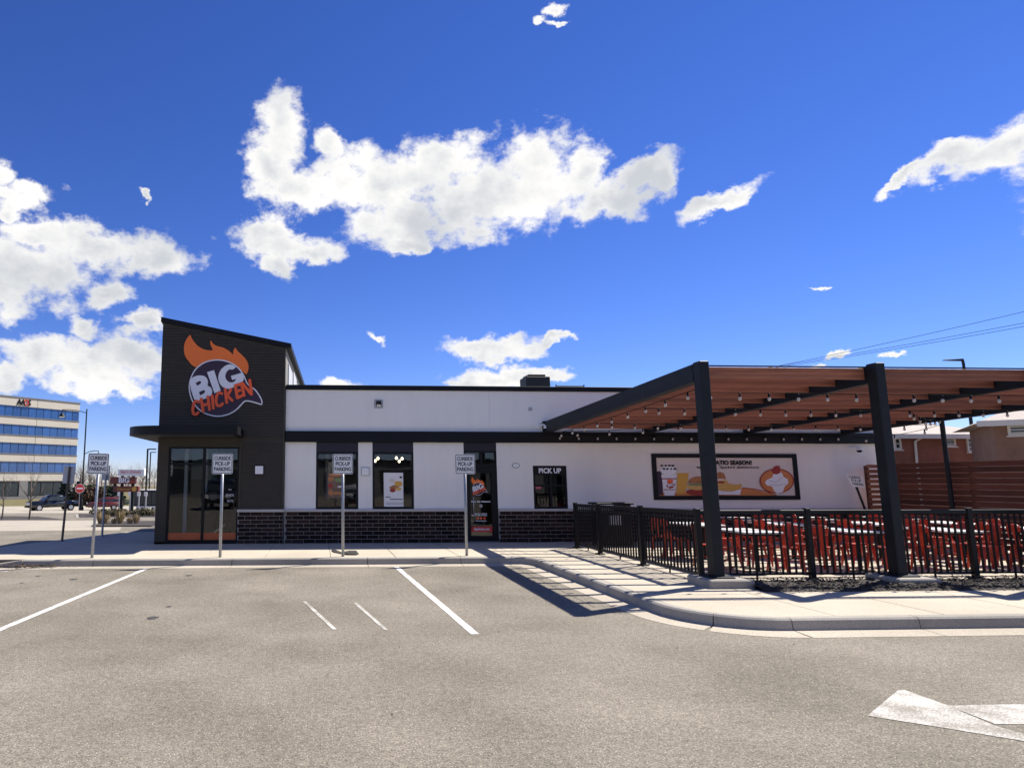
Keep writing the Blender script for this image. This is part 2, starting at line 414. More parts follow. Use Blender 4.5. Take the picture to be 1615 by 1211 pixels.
BLACKP = mat('black_painted_steel', (.0085, .011, .0135), .55, .25, 4, .15, 60, spec=.3)
RAILB = mat('black_railing', (.004, .004, .0045), .45, .2, 4, spec=.3)
BRICK = mat('dark_brick', (.026, .0145, .012), .85, .3, 25, .5, 120, rand=.75, spec=.2)
MORTAR = mat('mortar', (.30, .285, .265), .95, .12, 20, .3)
SILL = mat('cast_stone', (.50, .47, .43), .85, .08, 6, .2)
FRAME = mat('window_frame', (.005, .005, .006), .45, .15, 4, spec=.25)
TRANSOM = mat('transom_panel', (.012, .006, .010), .35, .1, 4)
GLASS = mat_glass('shop_glass', (.80, .83, .84))
GLASSB = mat_glass('blue_glass', (.12, .16, .22), 1.0)
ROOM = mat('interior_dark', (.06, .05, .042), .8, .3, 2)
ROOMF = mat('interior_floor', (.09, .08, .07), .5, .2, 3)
ROOMW = mat('interior_wood', (.34, .17, .08), .6, .3, 3)
ORANGE = mat('orange_sign', (.95, .19, .02), .45, .04, 3)
ORANGEB = mat('orange_band', (.55, .12, .03), .45, .06, 3)
PURPLE = mat('purple_sign', (.035, .010, .028), .4, .1, 3)
SIGNW = mat('white_sign', (.82, .82, .84), .4, .03, 3)
CHICK = mat('orange_letter', (.95, .115, .02), .45, .04, 3)
ALU = mat('sign_sheet', (.83, .83, .81), .45, .05, 4)
INK = mat('black_ink', (.004, .004, .005), .6, spec=.2)
GALV = mat('galvanised_post', (.34, .36, .39), .45, .2, 8, .1, metal=.6)
WOOD = mat('stained_wood', (.30, .108, .052), .62, .40, 3.2, .35, 14, stretch=(.35, 6, 6), rand=.22)
WOODF = mat('fence_wood', (.120, .040, .022), .8, .35, 4, .3, 16, stretch=(5, .4, 6), rand=.35)
CHAIR = mat('red_orange_metal', (.46, .040, .016), .38, .3, 5, rand=.25)
TABLE = mat('table_top', (.62, .60, .57), .5, .06, 3, .1)
BULB = mat('clear_bulb', (.52, .47, .43), .12, .05, 10, spec=.8)
REDB = mat('red_brick_far', (.25, .095, .06), .9, .25, 1.5, .4, 20, rand=.25)
REDB2 = mat('tan_brick_far', (.24, .13, .085), .9, .25, 1.5, .4, 20, rand=.2)
TRIM = mat('cream_trim', (.62, .57, .50), .7, .08, 2)
SHINGLE = mat('pale_roof', (.42, .36, .31), .9, .2, 5, .3)
DARKWIN = mat('dark_window', (.035, .045, .05), .12, .3, 2)
BARK = mat('bark', (.13, .105, .085), .95, .3, 8, .4)
TWIG = mat('far_twigs', (.17, .135, .11), .95, .3, .5)
CONIF = mat('conifer_needles', (.020, .036, .020), .8, .5, 1.5)
SHRUB = mat('shrub_leaves', (.055, .065, .022), .8, .5, 1.5)
REDSHRUB = mat('red_shrub', (.085, .05, .028), .8, .4, 1.5)
STRAW = mat('dry_grass', (.45, .34, .18), .9, .3, 3)
OFFC = mat('pale_precast', (.62, .56, .46), .8, .07, .25, .05, 6)
OFFD = mat('grey_base_course', (.20, .19, .18), .8, .15, .5)
TRUCKB = mat('black_car_paint', (.010, .011, .014), .18, .1, 2, coat=.6)
REDCAR = mat('red_car_paint', (.10, .014, .014), .25, .1, 2, coat=.5)
TYRE = mat('tyre', (.012, .012, .012), .85)
CHROME = mat('wheel_metal', (.55, .55, .56), .3, .1, 8, metal=.8)
LAMPG = mat('lamp_lens', (.75, .74, .70), .3, .05, 5)
GREYBOX = mat('grey_box', (.42, .43, .44), .6, .08, 6)
RED = mat('sign_red', (.62, .035, .025), .45, .05, 5)
MAROON = mat('maroon_panel', (.16, .035, .025), .5, .1, 3)
CREAM = mat('poster_paper', (.72, .64, .58), .7, .03, 3)
GOLD = mat('poster_gold', (.70, .38, .06), .6, .08, 30)
BUN = mat('poster_bun', (.42, .17, .06), .6, .3, 12)
FRY = mat('poster_fries', (.68, .42, .12), .6, .3, 25)
PORANGE = mat('poster_orange', (.62, .22, .06), .6, .1, 6)
PRED = mat('poster_red', (.33, .03, .02), .6, .2, 20)
PGREEN = mat('poster_green', (.20, .28, .10), .6, .3, 20)
LIT = mat('lit_bulb', (1, .85, .6), .5, emit=(1, .80, .5, 5.0))
WIRE = mat('wire', (.008, .008, .008), .9, spec=.05)
POLEW = mat('weathered_pole', (.12, .095, .075), .9, .3, 4, .3)

# ---------------------------------------------------------------- ground
g = MB()
ys = [-120, -40, 0, 10, 26, 40, 55, 70, 85, 120, 300, 1500]
for i in range(len(ys) - 1):
    y0, y1 = ys[i], ys[i + 1]
    g.quad((-900, y0, ground_z(y0)), (900, y0, ground_z(y0)), (900, y1, ground_z(y1)), (-900, y1, ground_z(y1)))
g.build('parking_lot', ASPH, kind='structure')
def sheet(name, pts, m, dz=.004):
    """a sheet lying on the ground, split where the slope changes"""
    return MB().quad(*[(x, y, ground_z(y) + dz) for x, y in pts]).build(name, m, kind='structure')
sheet('road', [(-300, 85.2), (60, 85.2), (60, 99), (-300, 99)], ROADC)
sheet('road_apron', [(-120, 66), (-8, 66), (-8, 84.9), (-120, 84.9)], ROADC)
sheet('lawn', [(-300, 99.2), (60, 99.2), (60, 400), (-300, 400)], GRASS, .006)
sheet('lane', [(-40, 26.2), (-7.5, 26.2), (-11, 40), (-40, 40)], ROADC, .004)

# walkway: kerb path (front top edge), lot on its right-hand side
def arc(cx, cy, r, a0, a1, n=8): return [(cx + r * math.cos(R(a0 + (a1 - a0) * i / n)), cy + r * math.sin(R(a0 + (a1 - a0) * i / n))) for i in range(n + 1)]
KP = [(-6.4, 15.3), (-4.9, 15.3), (-1.9, 15.3), (1.1, 15.3), (3.2, 15.3)] + arc(4.28, 14.8, .5, 90, 0, 6) + [(4.78, 13.0), (4.78, 11.2)] + arc(5.93, 9.57, 1.15, 180, 270, 10) + [(7.6, 8.42), (10.6, 8.42), (13.6, 8.42), (16.6, 8.42), (24, 8.42)]
def offset(path, d):
    """points moved d to the right of the direction of travel"""
    out = []
    for i, p in enumerate(path):
        a = Vector(path[max(i-1, 0)]); b = Vector(path[min(i+1, len(path)-1)])
        if 0 < i < len(path) - 1:
            d1 = (Vector(p) - a).normalized(); d2 = (b - Vector(p)).normalized(); t = (d1 + d2).normalized()
            k = 1 / max(.6, t.dot(d1))
        else: t = (b - a).normalized(); k = 1
        out.append((p[0] + t.y * d * k, p[1] - t.x * d * k))
    return out
kerb = thing('kerb', 'x', 'x'); del kerb['label']; del kerb['category']; kerb['kind'] = 'structure'
def sweep(path, prof, name, m, parent):
    """profile (offset to lot side, z) swept along the path"""
    mb = MB(); rails = [offset(path, d) for d, _ in prof]; k = len(prof)
    for i in range(len(path)):
        for j in range(k): mb.v.append((rails[j][i][0], rails[j][i][1], prof[j][1]))
    for i in range(len(path) - 1):
        for j in range(k):
            q = (j + 1) % k; mb.f.append((i*k + j, i*k + q, (i+1)*k + q, (i+1)*k + j))
    mb.f.append(tuple(k - 1 - j for j in range(k))); mb.f.append(tuple((len(path)-1)*k + j for j in range(k)))
    return mb.build(name, m, parent)
def cut(path, gap=.006):
    """shorten both ends a little so that neighbouring pieces keep a joint"""
    a, b = Vector(path[0]), Vector(path[1]); path = [tuple(a + (b - a).normalized() * gap)] + path[1:]
    a, b = Vector(path[-1]), Vector(path[-2]); return path[:-1] + [tuple(a + (b - a).normalized() * gap)]
KPROF = [(-.15, -.05), (-.15, .152), (-.03, .152), (.0, .13), (.02, .012), (.02, -.05)]
GPROF = [(.022, -.05), (.022, .016), (.36, .004), (.36, -.05)]
cuts = [0, 1, 2, 3, 4, 11, 13, 19, 24, 25, 26, 27, 28, len(KP) - 1]
for a, b in zip(cuts[:-1], cuts[1:]):
    seg = cut(KP[a:b + 1])
    sweep(seg, KPROF, 'kerb_stone', KERB, kerb); sweep(seg, GPROF, 'gutter', GUTTER, kerb)
# flared end of the kerb on the left
MB().hexa([(-7.3, 15.15, -.05), (-6.41, 15.28, -.05), (-6.41, 15.45, -.05), (-7.3, 15.45, -.05), (-7.3, 15.15, .02), (-6.41, 15.28, .15), (-6.41, 15.45, .15), (-7.3, 15.45, .03)]).build('kerb_stone', KERB, kerb)
sweep([(-12, 15.1), (-6.45, 15.1)], [(0, -.05), (0, .012), (.5, .006), (.5, -.05)], 'gutter', GUTTER, kerb)

walk = MB()
inner = offset(KP, -.152)
walk.prism([(-9.2, 15.46)] + inner[:1] + inner[1:] + [(24, 30), (-6.2, 30), (-6.4, 23.5), (-7.4, 20.8), (-8.8, 17.2)], -.05, .141)
walk = walk.build('sidewalk', JOINT, kind='structure')
def slab(x0, x1, y0, y1, m=CONC, top=.15):
    q = .005; MB().bbox((x0 + q, y0 + q, .10), (x1 - q, y1 - q, top), .006).build('paving_slab', m, walk)
def slab_poly(pts, top=.15): MB().prism(pts, .10, top).build('paving_slab', CONC, walk)
xs = [-6.4, -4.15, -2.67, -1.2, .28, 1.75, 3.23, 4.62]
for a, b in zip(xs[:-1], xs[1:]): slab(a, b, 15.455, 17.1); slab(a, b, 17.1, 18.9)
slab_poly([(-9.15, 15.47), (-6.41, 15.47), (-6.41, 17.09), (-8.75, 17.09)]); slab_poly([(-8.74, 17.11), (-6.41, 17.11), (-6.41, 19.6), (-7.82, 19.6)])
slab_poly([(-7.8, 19.62), (-6.41, 19.62), (-6.41, 23.3), (-7.38, 20.8)])
for y0, y1 in ((18.9, 21), (21, 23.3)): slab(-6.4, -4.48, y0, y1)
ys_ = [18.9, 17.42, 15.95, 14.45, 12.95, 11.45, 9.95]
for a, b in zip(ys_[1:], ys_[:-1]):
    slab(4.94, 6.62, a, b)
    if a > 15: slab(4.62, 4.94, a, b)
slab_poly([(4.625, 15.45), (4.938, 14.9), (4.938, 15.94), (4.625, 15.94)])
cor = [p for p in offset(arc(5.93, 9.57, 1.15, 180, 270, 10), -.155)]
slab_poly([(4.945, 9.94)] + [p for p in cor] + [(6.615, 8.58), (6.615, 9.94)])
for i in range(12):
    x0 = 6.62 + i * 1.48; slab(x0, x0 + 1.48, 8.575, 10.38)
slab(6.62, 6.95, 10.38, 11.5)
px_ = [6.62, 9.5, 12.5, 15.5, 18.5, 21.5, 24]; py_ = [11.5, 13.4, 15.3, 17.2, 18.98]
for a, b in zip(px_[:-1], px_[1:]):
    for c, d in zip(py_[:-1], py_[1:]): slab(a, b, c, d)
# mulch bed in front of the railing
rng = random.Random(3)
nx, ny = 150, 14
mb = MB()
for j in range(ny + 1):
    for i in range(nx + 1):
        x = 6.96 + (24 - 6.96) * i / nx; y = 10.39 + 1.10 * j / ny
        e = min(j, ny - j, 2) / 2
        mb.v.append((x + rng.uniform(-.03, .03), y + (rng.uniform(-.03, .03) if 0 < j < ny else 0), .148 + e * (.035 + .03 * math.sin(x * 2.1) * math.sin(y * 3) + rng.uniform(-.012, .03))))
for j in range(ny):
    for i in range(nx): a = j * (nx + 1) + i; mb.f.append((a, a + 1, a + nx + 2, a + nx + 1))
for i in range(5200):                                  # bark chips
    x, y = rng.uniform(6.95, 19), rng.uniform(10.36, 11.5); z = .20 + rng.uniform(-.02, .03); l, w = rng.uniform(.02, .06), rng.uniform(.008, .02); a = rng.uniform(0, 6.3)
    dx, dy = math.cos(a) * l, math.sin(a) * l; ex, ey = -math.sin(a) * w, math.cos(a) * w; t = rng.uniform(-.02, .02)
    mb.quad((x - dx, y - dy, z - t), (x + ex, y + ey, z + .008), (x + dx, y + dy, z + t), (x - ex, y - ey, z + .004))
mb.build('mulch_bed', MULCH, kind='stuff')

# painted markings
marks = thing('parking_markings', 'x', 'x'); del marks['label']; del marks['category']; marks['kind'] = 'structure'
def stripe(p0, p1, w, m=PAINT, z=.004, name='painted_line'):
    a, b = Vector(p0), Vector(p1); n = Vector((-(b - a).y, (b - a).x)).normalized() * w / 2
    MB().quad((*(a - n), z), (*(a + n), z), (*(b + n), z), (*(b - n), z)).build(name, m, marks)
stripe((1.70, 14.93), (1.93, 8.47), .105); stripe((-3.66, 14.93), (-4.05, 8.4), .105)
stripe((7.1 - 14.2, 14.6), (-9.7, 8.4), .105)
p = [on_z(x, y, .004) for x, y in ((480, 948), (528, 992))]; stripe(p[0].xy, p[1].xy, .055, PAINTW)
p = [on_z(x, y, .004) for x, y in ((560, 950), (609, 993))]; stripe(p[0].xy, p[1].xy, .055, PAINTW)
ap = [on_z(x, y, .004) for x, y in ((1368, 1128), (1416, 1088), (1426, 1087), (1490, 1110), (1567, 1143), (1640, 1164), (1640, 1172), (1489, 1147))]
MB().quad(*ap[::-1]).build('painted_arrow_head', PAINTW, marks)
ap = [on_z(x, y, .004) for x, y in ((1494, 1112), (1690, 1108), (1700, 1142), (1570, 1141))]
MB().quad(*ap[::-1]).build('painted_arrow_shaft', PAINTW, marks)
# oil spots and patches
OIL = mat('oil_spot', (.055, .05, .045), .7, .3, 8)
for x, y, r_ in ((240, 974, .09), (116, 913, .08), (60, 908, .05), (34, 919, .04), (298, 907, .07), (266, 956, .04)):
    c = on_z(x, y, .003); pts = [(c.x + r_ * rng.uniform(.75, 1.2) * math.cos(a * .524), c.y + r_ * 1.3 * rng.uniform(.75, 1.2) * math.sin(a * .524), .003) for a in range(12)]
    MB().quad(*pts).build('oil_spot', OIL, marks)
# dead leaves caught at the kerb end
lt = MB()
for i in range(260):
    x, y = rng.gauss(-6.1, .32), 15.22 - abs(rng.gauss(0, .06)); z = .02 + rng.uniform(0, .05); a = rng.uniform(0, 6.3); l = rng.uniform(.012, .035)
    dx, dy = math.cos(a) * l, math.sin(a) * l; lt.quad((x - dx, y - dy, z), (x + dy * .6, y - dx * .6, z + rng.uniform(-.01, .012)), (x + dx, y + dy, z + .005), (x - dy * .6, y + dx * .6, z + rng.uniform(-.01, .012)))
lt.build('leaf_litter', mat('dead_leaves', (.13, .085, .045), .9, .4, 20), kind='stuff')
# grit and small stones scattered over the asphalt
gr = MB(); rg = random.Random(33)
for i in range(80):
    x, y = rg.uniform(-7, 8), rg.uniform(2.6, 14.5)
    if x > 4.4 and y > 7.8: continue
    r_ = rg.uniform(.003, .008); gr.hexa([(x - r_, y - r_, .001), (x + r_ * 1.2, y - r_ * .7, .001), (x + r_, y + r_, .001), (x - r_ * .8, y + r_ * 1.1, .001), (x - r_ * .6, y - r_ * .5, r_), (x + r_ * .6, y - r_ * .4, r_ * 1.2), (x + r_ * .5, y + r_ * .5, r_), (x - r_ * .4, y + r_ * .6, r_ * .9)])
gr.build('loose_grit', mat('dark_grit', (.12, .105, .085), .9, .6, 3), kind='stuff')

# ================================================================ the restaurant
FY = 19.0                                             # facade plane
SIDEWALK = .15
rest = thing('restaurant', 'single storey white restaurant with dark corner tower and brick base', 'building', (6, 21, SIDEWALK))
rest.location = (0, 0, 0)
X0, X1, YB = -.95, 16.5, 31.0
w = MB()
def wall_piece(x0, x1, z0, z1): MB().box((x0, FY, z0), (x1, FY + .24, z1)).build('wall_panel', WHITE, rest)
wall_piece(X0, -.08, 1.07, 2.93); wall_piece(1.11, 1.51, 1.07, 2.93); wall_piece(2.68, 4.12, 1.07, 2.93)
wall_piece(5.07, 6.11, 1.07, 2.93); wall_piece(6.11, 7.09, 2.28, 2.93); wall_piece(7.09, X1, 1.07, 2.93)
for a, b in ((X0, 4.9), (4.9, 10.7), (10.7, X1)): wall_piece(a + .002, b - .002, 3.24, 4.42)
MB().box((X1 - .24, FY + .25, .15), (X1, YB, 4.42)).build('side_wall', WHITE, rest)
MB().box((X0, YB - .24, .15), (X1 - .25, YB, 4.42)).build('back_wall', WHITE, rest)
MB().box((X0 + .1, FY + .25, 4.0), (X1 - .25, YB - .25, 4.12)).build('roof', GREYBOX, rest)
c = MB().bbox((X0, FY - .05, 4.42), (X1 + .05, FY + .30, 4.56), .008)
c.bbox((X1 - .30, FY + .302, 4.42), (X1 + .05, YB, 4.56), .008); c.build('parapet_cap', BLACK, rest)
MB().bbox((X0, FY - .11, 2.93), (X1 + .02, FY + .23, 3.24), .008).build('black_band', BLACK, rest)

# brick base: mortar backing with single bricks standing proud of it
base = MB()
for a, b in ((X0, 4.12), (5.07, X1)): base.box((a, FY - .05, .15), (b, FY + .2, 1.0))
base.box((-2.22, FY - .12, .15), (-.97, FY + .1, 1.0))
base = base.build('brick_base', MORTAR, rest)
BL, BH = .32, .1065
def brick_mesh(l):
    return MB().bbox((-l/2, -.012, -BH/2 + .007), (l/2, .03, BH/2 - .007), .004).mesh('brick', BRICK)
bmeshes = {}
far = MB()
def courses(a, b, y, stuff=None):
    for k in range(8):
        z = .15 + BH * (k + .5); x = a - (BL / 2 if k % 2 else 0) - .13
        while x < b:
            l0, l1 = max(x, a) + .006, min(x + BL, b) - .006
            if l1 - l0 > .03:
                if stuff is not None: stuff.box((l0, y - .012, z - BH/2 + .007), (l1, y + .02, z + BH/2 - .007))
                else:
                    l = round(l1 - l0, 3)
                    if l not in bmeshes: bmeshes[l] = brick_mesh(l)
                    link('brick', bmeshes[l], base, loc=((l0 + l1) / 2, y, z))
            x += BL
courses(X0 + .03, 4.12, FY - .05); courses(-2.22, -.97, FY - .12); courses(5.07, 7.6, FY - .05)
courses(7.6, X1, FY - .05, far); far.build('brick_courses', BRICK, rest, kind='stuff')
s = MB()
for a, b in ((X0 + .02, 4.12), (5.07, X1)): s.bbox((a, FY - .10, 1.0), (b, FY + .2, 1.07), .008)
s.bbox((-2.24, FY - .17, 1.0), (X0 + .015, FY + .1, 1.075), .008); s.build('stone_sill', SILL, rest)

# windows and door
def window(x0, x1, z0, z1, mull_x=(), mull_z=(), y=FY + .06, fw=.06, name='window', parts=None):
    wd = MB(); d0, d1 = y - .05, y + .05
    wd.box((x0, d0, z0), (x0 + fw, d1, z1)); wd.box((x1 - fw, d0, z0), (x1, d1, z1))
    wd.box((x0 + fw, d0, z0), (x1 - fw, d1, z0 + fw)); wd.box((x0 + fw, d0, z1 - fw), (x1 - fw, d1, z1))
    for m_ in mull_x: wd.box((m_ - .035, d0 + .004, z0 + fw), (m_ + .035, d1 - .004, z1 - fw))
    for m_ in mull_z:
        xx = [x0 + fw] + [q for m2 in mull_x for q in (m2 - .035, m2 + .035)] + [x1 - fw]
        for i in range(0, len(xx), 2): wd.box((xx[i], d0 + .006, m_ - .025), (xx[i + 1], d1 - .006, m_ + .025))
    f = wd.build(name, FRAME, rest)
    gx = [x0 + fw] + [q for m2 in mull_x for q in (m2 - .035, m2 + .035)] + [x1 - fw]
    gz = [z0 + fw] + [q for m2 in mull_z for q in (m2 - .025, m2 + .025)] + [z1 - fw]
    for i in range(0, len(gx), 2):
        for j in range(0, len(gz), 2): MB().box((gx[i], y - .006, gz[j]), (gx[i + 1], y + .006, gz[j + 1])).build('pane', GLASS, f)
    return f
for a, b, mz in ((-.08, 1.11, (2.44,)), (1.51, 2.68, ())):
    window(a, b, 1.07, 2.66, (), mz)
    MB().box((a, FY + .02, 2.662), (b, FY + .12, 2.93)).build('transom_panel', TRANSOM, rest)
window(6.11, 7.09, 1.07, 2.28, (6.62,), (1.72,), name='pick_up_window')
MB().box((6.16, FY - .0, 2.02), (7.04, FY + .008, 2.24)).build('window_header', BLACK, rest)
text('PICK UP', .19, SIGNW, (6.60, FY - .004, 2.13), rest, bold=.035, sx=.95)
PINK = mat('pink_notice', (.50, .12, .13), .6)
MB().box((6.18, FY + .03, 1.62), (6.34, FY + .036, 1.69)).build('notice', PINK, rest)
MB().box((4.12, FY + .02, 2.70), (5.07, FY + .12, 2.93)).build('transom_panel', TRANSOM, rest)
window(4.12, 5.07, 2.28, 2.698, (4.63,), (), name='transom_window', fw=.05)
dr = MB()
for lo, hi in (((4.12, FY, .17), (4.20, FY + .1, 2.278)), ((4.99, FY, .17), (5.07, FY + .1, 2.278)), ((4.202, FY, 2.16), (4.988, FY + .1, 2.278)), ((4.202, FY, .17), (4.988, FY + .1, .32))): dr.box(lo, hi)
for lo, hi in (((4.202, FY + .002, .322), (4.29, FY + .09, 2.158)), ((4.90, FY + .002, .322), (4.988, FY + .09, 2.158)), ((4.292, FY + .002, 2.06), (4.898, FY + .09, 2.158))): dr.box(lo, hi)
door = dr.build('door', FRAME, rest)
MB().box((4.292, FY + .04, .322), (4.898, FY + .05, 2.058)).build('pane', GLASS, door)
MB().tube([(4.36, FY - .002, .95), (4.36, FY - .06, .97), (4.36, FY - .06, 1.38), (4.36, FY - .002, 1.40)], .014, 8).build('handle', GALV, door, smooth=True)
MB().box((4.14, FY - .02, .15), (5.05, FY + .1, .168)).build('threshold', GALV, rest)

# the flame-and-bubble logo, traced once in sign coordinates (crop pixels)
CR = 7.567
FLAME = [(150,135),(185,205),(240,270),(300,305),(370,325),(425,318),(400,275),(388,230),(398,203),(425,245),(470,272),(540,285),(600,318),(640,350),(668,378),(663,325),(690,287),(715,330),(770,378),(820,430),(846,485),(848,550),(822,612),(760,560),(690,510),(590,470),(480,460),(380,480),(300,520),(235,530),(180,505),(130,450),(90,390),(75,320),(80,250),(110,180)]
BUBBLE = [(838,720),(895,760),(940,795),(985,860),(1012,910),(1017,955),(1000,976),(960,962),(900,945),(845,932),(805,932),(770,970),(700,1045),(600,1098),(500,1117),(400,1107),(300,1070),(225,1008),(170,930),(140,830),(133,750),(150,660),(190,570),(250,505),(330,455),(420,434),(500,430),(590,445),(680,485),(750,545),(800,620)]
LB = [[(163,662),(200,637),(250,622),(310,625),(350,650),(368,695),(360,745),(400,765),(418,810),(408,855),(370,885),(300,910),(215,935),(195,890),(150,745)],
      [(218,712),(270,688),(287,700),(280,722),(236,748)], [(258,822),(315,795),(333,810),(325,835),(272,862)]]
LI = [[(355,585),(438,560),(518,805),(444,835)]]
LG = [[(700,522),(650,492),(590,495),(530,540),(497,595),(487,655),(503,720),(545,765),(600,787),(660,770),(740,722),(785,690),(797,650),(772,590),(640,630),(654,678),(702,664),(690,690),(655,710),(610,702),(580,670),(570,625),(588,575),(622,548),(662,556)]]
CK = [[(256,938),(222,925),(196,962),(184,1030),(192,1080),(218,1092),(248,1068)],
      [(286,902),(310,1052)], [(366,876),(386,1030)], [(302,985),(374,958)], [(416,866),(432,1014)],
      [(532,840),(495,826),(468,870),(462,935),(480,985),(512,986),(540,960)],
      [(572,788),(590,945)], [(642,788),(588,878)], [(600,868),(655,922)],
      [(692,745),(716,890)], [(700,742),(746,728)], [(704,815),(746,802)], [(718,890),(766,866)],
      [(766,718),(796,862)], [(776,716),(880,846)], [(864,680),(886,846)]]
def shrink(lp, d):
    k = len(lp); a = sum(lp[i][0] * lp[(i+1) % k][1] - lp[(i+1) % k][0] * lp[i][1] for i in range(k)); sg = 1 if a > 0 else -1
    out = []
    for i in range(k):
        p0, p1 = lp[i-1], lp[(i+1) % k]; dx, dy = p1[0]-p0[0], p1[1]-p0[1]; l = math.hypot(dx, dy)
        out.append((lp[i][0] - sg * dy / l * d, lp[i][1] + sg * dx / l * d))
    return out
def smooth_loop(lp, keep=()):
    """one round of corner cutting for softer outlines"""
    out = []; k = len(lp)
    for i in range(k):
        a, b, c_ = Vector(lp[i-1]), Vector(lp[i]), Vector(lp[(i+1) % k])
        if (b - a).angle(c_ - b) > 1.0: out.append(tuple(b)); continue
        out += [tuple(b.lerp(a, .25)), tuple(b.lerp(c_, .25))]
    return out
def logo(T, y, parent, step=.02, letters=True):
    """T maps crop pixels to (x,z)"""
    tr = lambda lp: [T(*q) for q in lp]
    link('flame', curve_mesh([tr(smooth_loop(FLAME))], y - step * .5, step, ORANGE, 'flame'), parent)
    link('bubble_rim', curve_mesh([tr(smooth_loop(BUBBLE))], y - step * .9, step * 1.8, SIGNW, 'bubble_rim'), parent)
    link('bubble', curve_mesh([tr(smooth_loop(shrink(BUBBLE, 15)))], y - step * 1.1, step * 2.2, PURPLE, 'bubble'), parent)
    for lt in (LB, LI, LG): link('letter', curve_mesh([tr(smooth_loop(lp)) for lp in lt], y - step * 1.5, step * 3, SIGNW, 'letter'), parent)
    for i, st in enumerate(CK): link('letter_stroke', curve_mesh([tr(stroke(st, 34))], y - step * (1.9 + .02 * i), step * 3.8, CHICK, 'letter_stroke'), parent)

# ---- corner tower
TY = FY - .07
TR_, TRB = -.97, -.62                                  # right wall runs very slightly outwards
def roof_z(x, y): return 6.46 - (x + 4.47) * .1973 - (y - 18.9) * .092
tw = MB()
def tquad(x0, x1, z0, z1=None, y0=TY, y1=TY + .3):
    """front wall piece, sloped on top when z1 is None"""
    if z1 is None: tw.hexa([(x0, y0, z0), (x1, y0, z0), (x1, y1, z0), (x0, y1, z0), (x0, y0, roof_z(x0, y0) - .14), (x1, y0, roof_z(x1, y0) - .14), (x1, y1, roof_z(x1, y1) - .14), (x0, y1, roof_z(x0, y1) - .14)])
    else: tw.box((x0, y0, z0), (x1, y1, z1))
tquad(-4.47, TR_, 3.0); tquad(-2.22, TR_, 1.076, 3.0); tquad(-4.47, -4.17, .15, 3.0); tquad(-4.17, -2.22, 2.79, 3.0)
tw.hexa([(-4.47, TY + .3, .15), (-4.2, TY + .3, .15), (-4.2, 24, .15), (-4.47, 24, .15), (-4.47, TY + .3, roof_z(-4.47, TY + .3) - .14), (-4.2, TY + .3, roof_z(-4.2, TY + .3) - .14), (-4.2, 24, roof_z(-4.2, 24) - .14), (-4.47, 24, roof_z(-4.47, 24) - .14)])
tw.build('tower_wall', DARKWALL, rest)
# lapped siding courses, too fine to pick apart
sd = MB()
def lap(x0, x1, za, zb_fn):
    z = za
    while True:
        t0, t1 = z + .078, z + .078
        zl = min(zb_fn(x0), zb_fn(x1))
        if z > max(zb_fn(x0), zb_fn(x1)) - .02: break
        xa, xb = x0, x1
        if z + .078 > zl:                              # cut off by the sloping roof
            xb = min(x1, x0 + (zb_fn(x0) - z - .085) / .1973)
            if xb - xa < .05: break
        sd.hexa([(xa, TY - .024, z), (xb, TY - .024, z), (xb, TY - .001, z), (xa, TY - .001, z), (xa, TY - .005, z + .074), (xb, TY - .005, z + .074), (xb, TY - .001, z + .074), (xa, TY - .001, z + .074)])
        z += .078
rt = lambda x: roof_z(x, TY) - .15
lap(-4.46, TR_ - .06, 3.02, rt); lap(-2.16, TR_ - .06, 1.09, lambda x: 3.0)
sd.build('siding', DARKWALL, rest, kind='stuff')
t = MB()
t.box((-2.215, TY - .028, 1.08), (-2.165, TY, 3.0)); t.box((TR_ - .055, TY - .028, 1.08), (TR_, TY, roof_z(TR_, TY) - .145))
t.build('corner_trim', DARKWALL, rest)
LIGHTP = mat('pale_corner_panel', (.20, .19, .165), .7, .08, 3)
sw = MB().hexa([(TR_ - .2, TY + .301, .2), (TR_, TY + .005, .2), (TRB, 24, .2), (TRB - .2, 24, .2),
                (TR_ - .2, TY + .301, roof_z(TR_, TY + .3) - .15), (TR_ + .002, TY + .005, roof_z(TR_, TY) - .15), (TRB, 24, roof_z(TRB, 24) - .15), (TRB - .2, 24, roof_z(TRB, 24) - .15)]).build('tower_side_wall', LIGHTP, rest)
MB().hexa([(-4.2, 24, .15), (TRB, 24, .15), (TRB, 24.2, .15), (-4.2, 24.2, .15), (-4.2, 24, 5.8), (TRB, 24, 5.1), (TRB, 24.2, 5.1), (-4.2, 24.2, 5.8)]).build('tower_back_wall', DARKWALL, rest)
cl = MB()
def side_x(y): return TR_ + (TRB - TR_) * (y - TY) / (24 - TY)
for y0, y1 in ((19.5, 20.5), (20.8, 21.7)):
    cl.hexa([(side_x(y0), y0, 4.62), (side_x(y0) + .03, y0, 4.62), (side_x(y1) + .03, y1, 4.62), (side_x(y1), y1, 4.62), (side_x(y0), y0, 5.25), (side_x(y0) + .03, y0, 5.25), (side_x(y1) + .03, y1, 5.12), (side_x(y1), y1, 5.12)])
cl.build('clerestory_window', GREYBOX, rest)
rf = MB().hexa([(-4.52, TY - .06, roof_z(-4.52, TY) - .14), (-.82, TY - .06, roof_z(-.82, TY) - .14), (-.48, 24.3, roof_z(-.48, 24.3) - .14), (-4.52, 24.3, roof_z(-4.52, 24.3) - .14),
                (-4.52, TY - .06, roof_z(-4.52, TY)), (-.82, TY - .06, roof_z(-.82, TY)), (-.48, 24.3, roof_z(-.48, 24.3)), (-4.52, 24.3, roof_z(-4.52, 24.3))])
rf.build('tower_roof', BLACK, rest)
window(-4.17, -2.22, .20, 2.79, (-3.19,), (2.32,), y=FY - .0, fw=.05, name='shop_window')
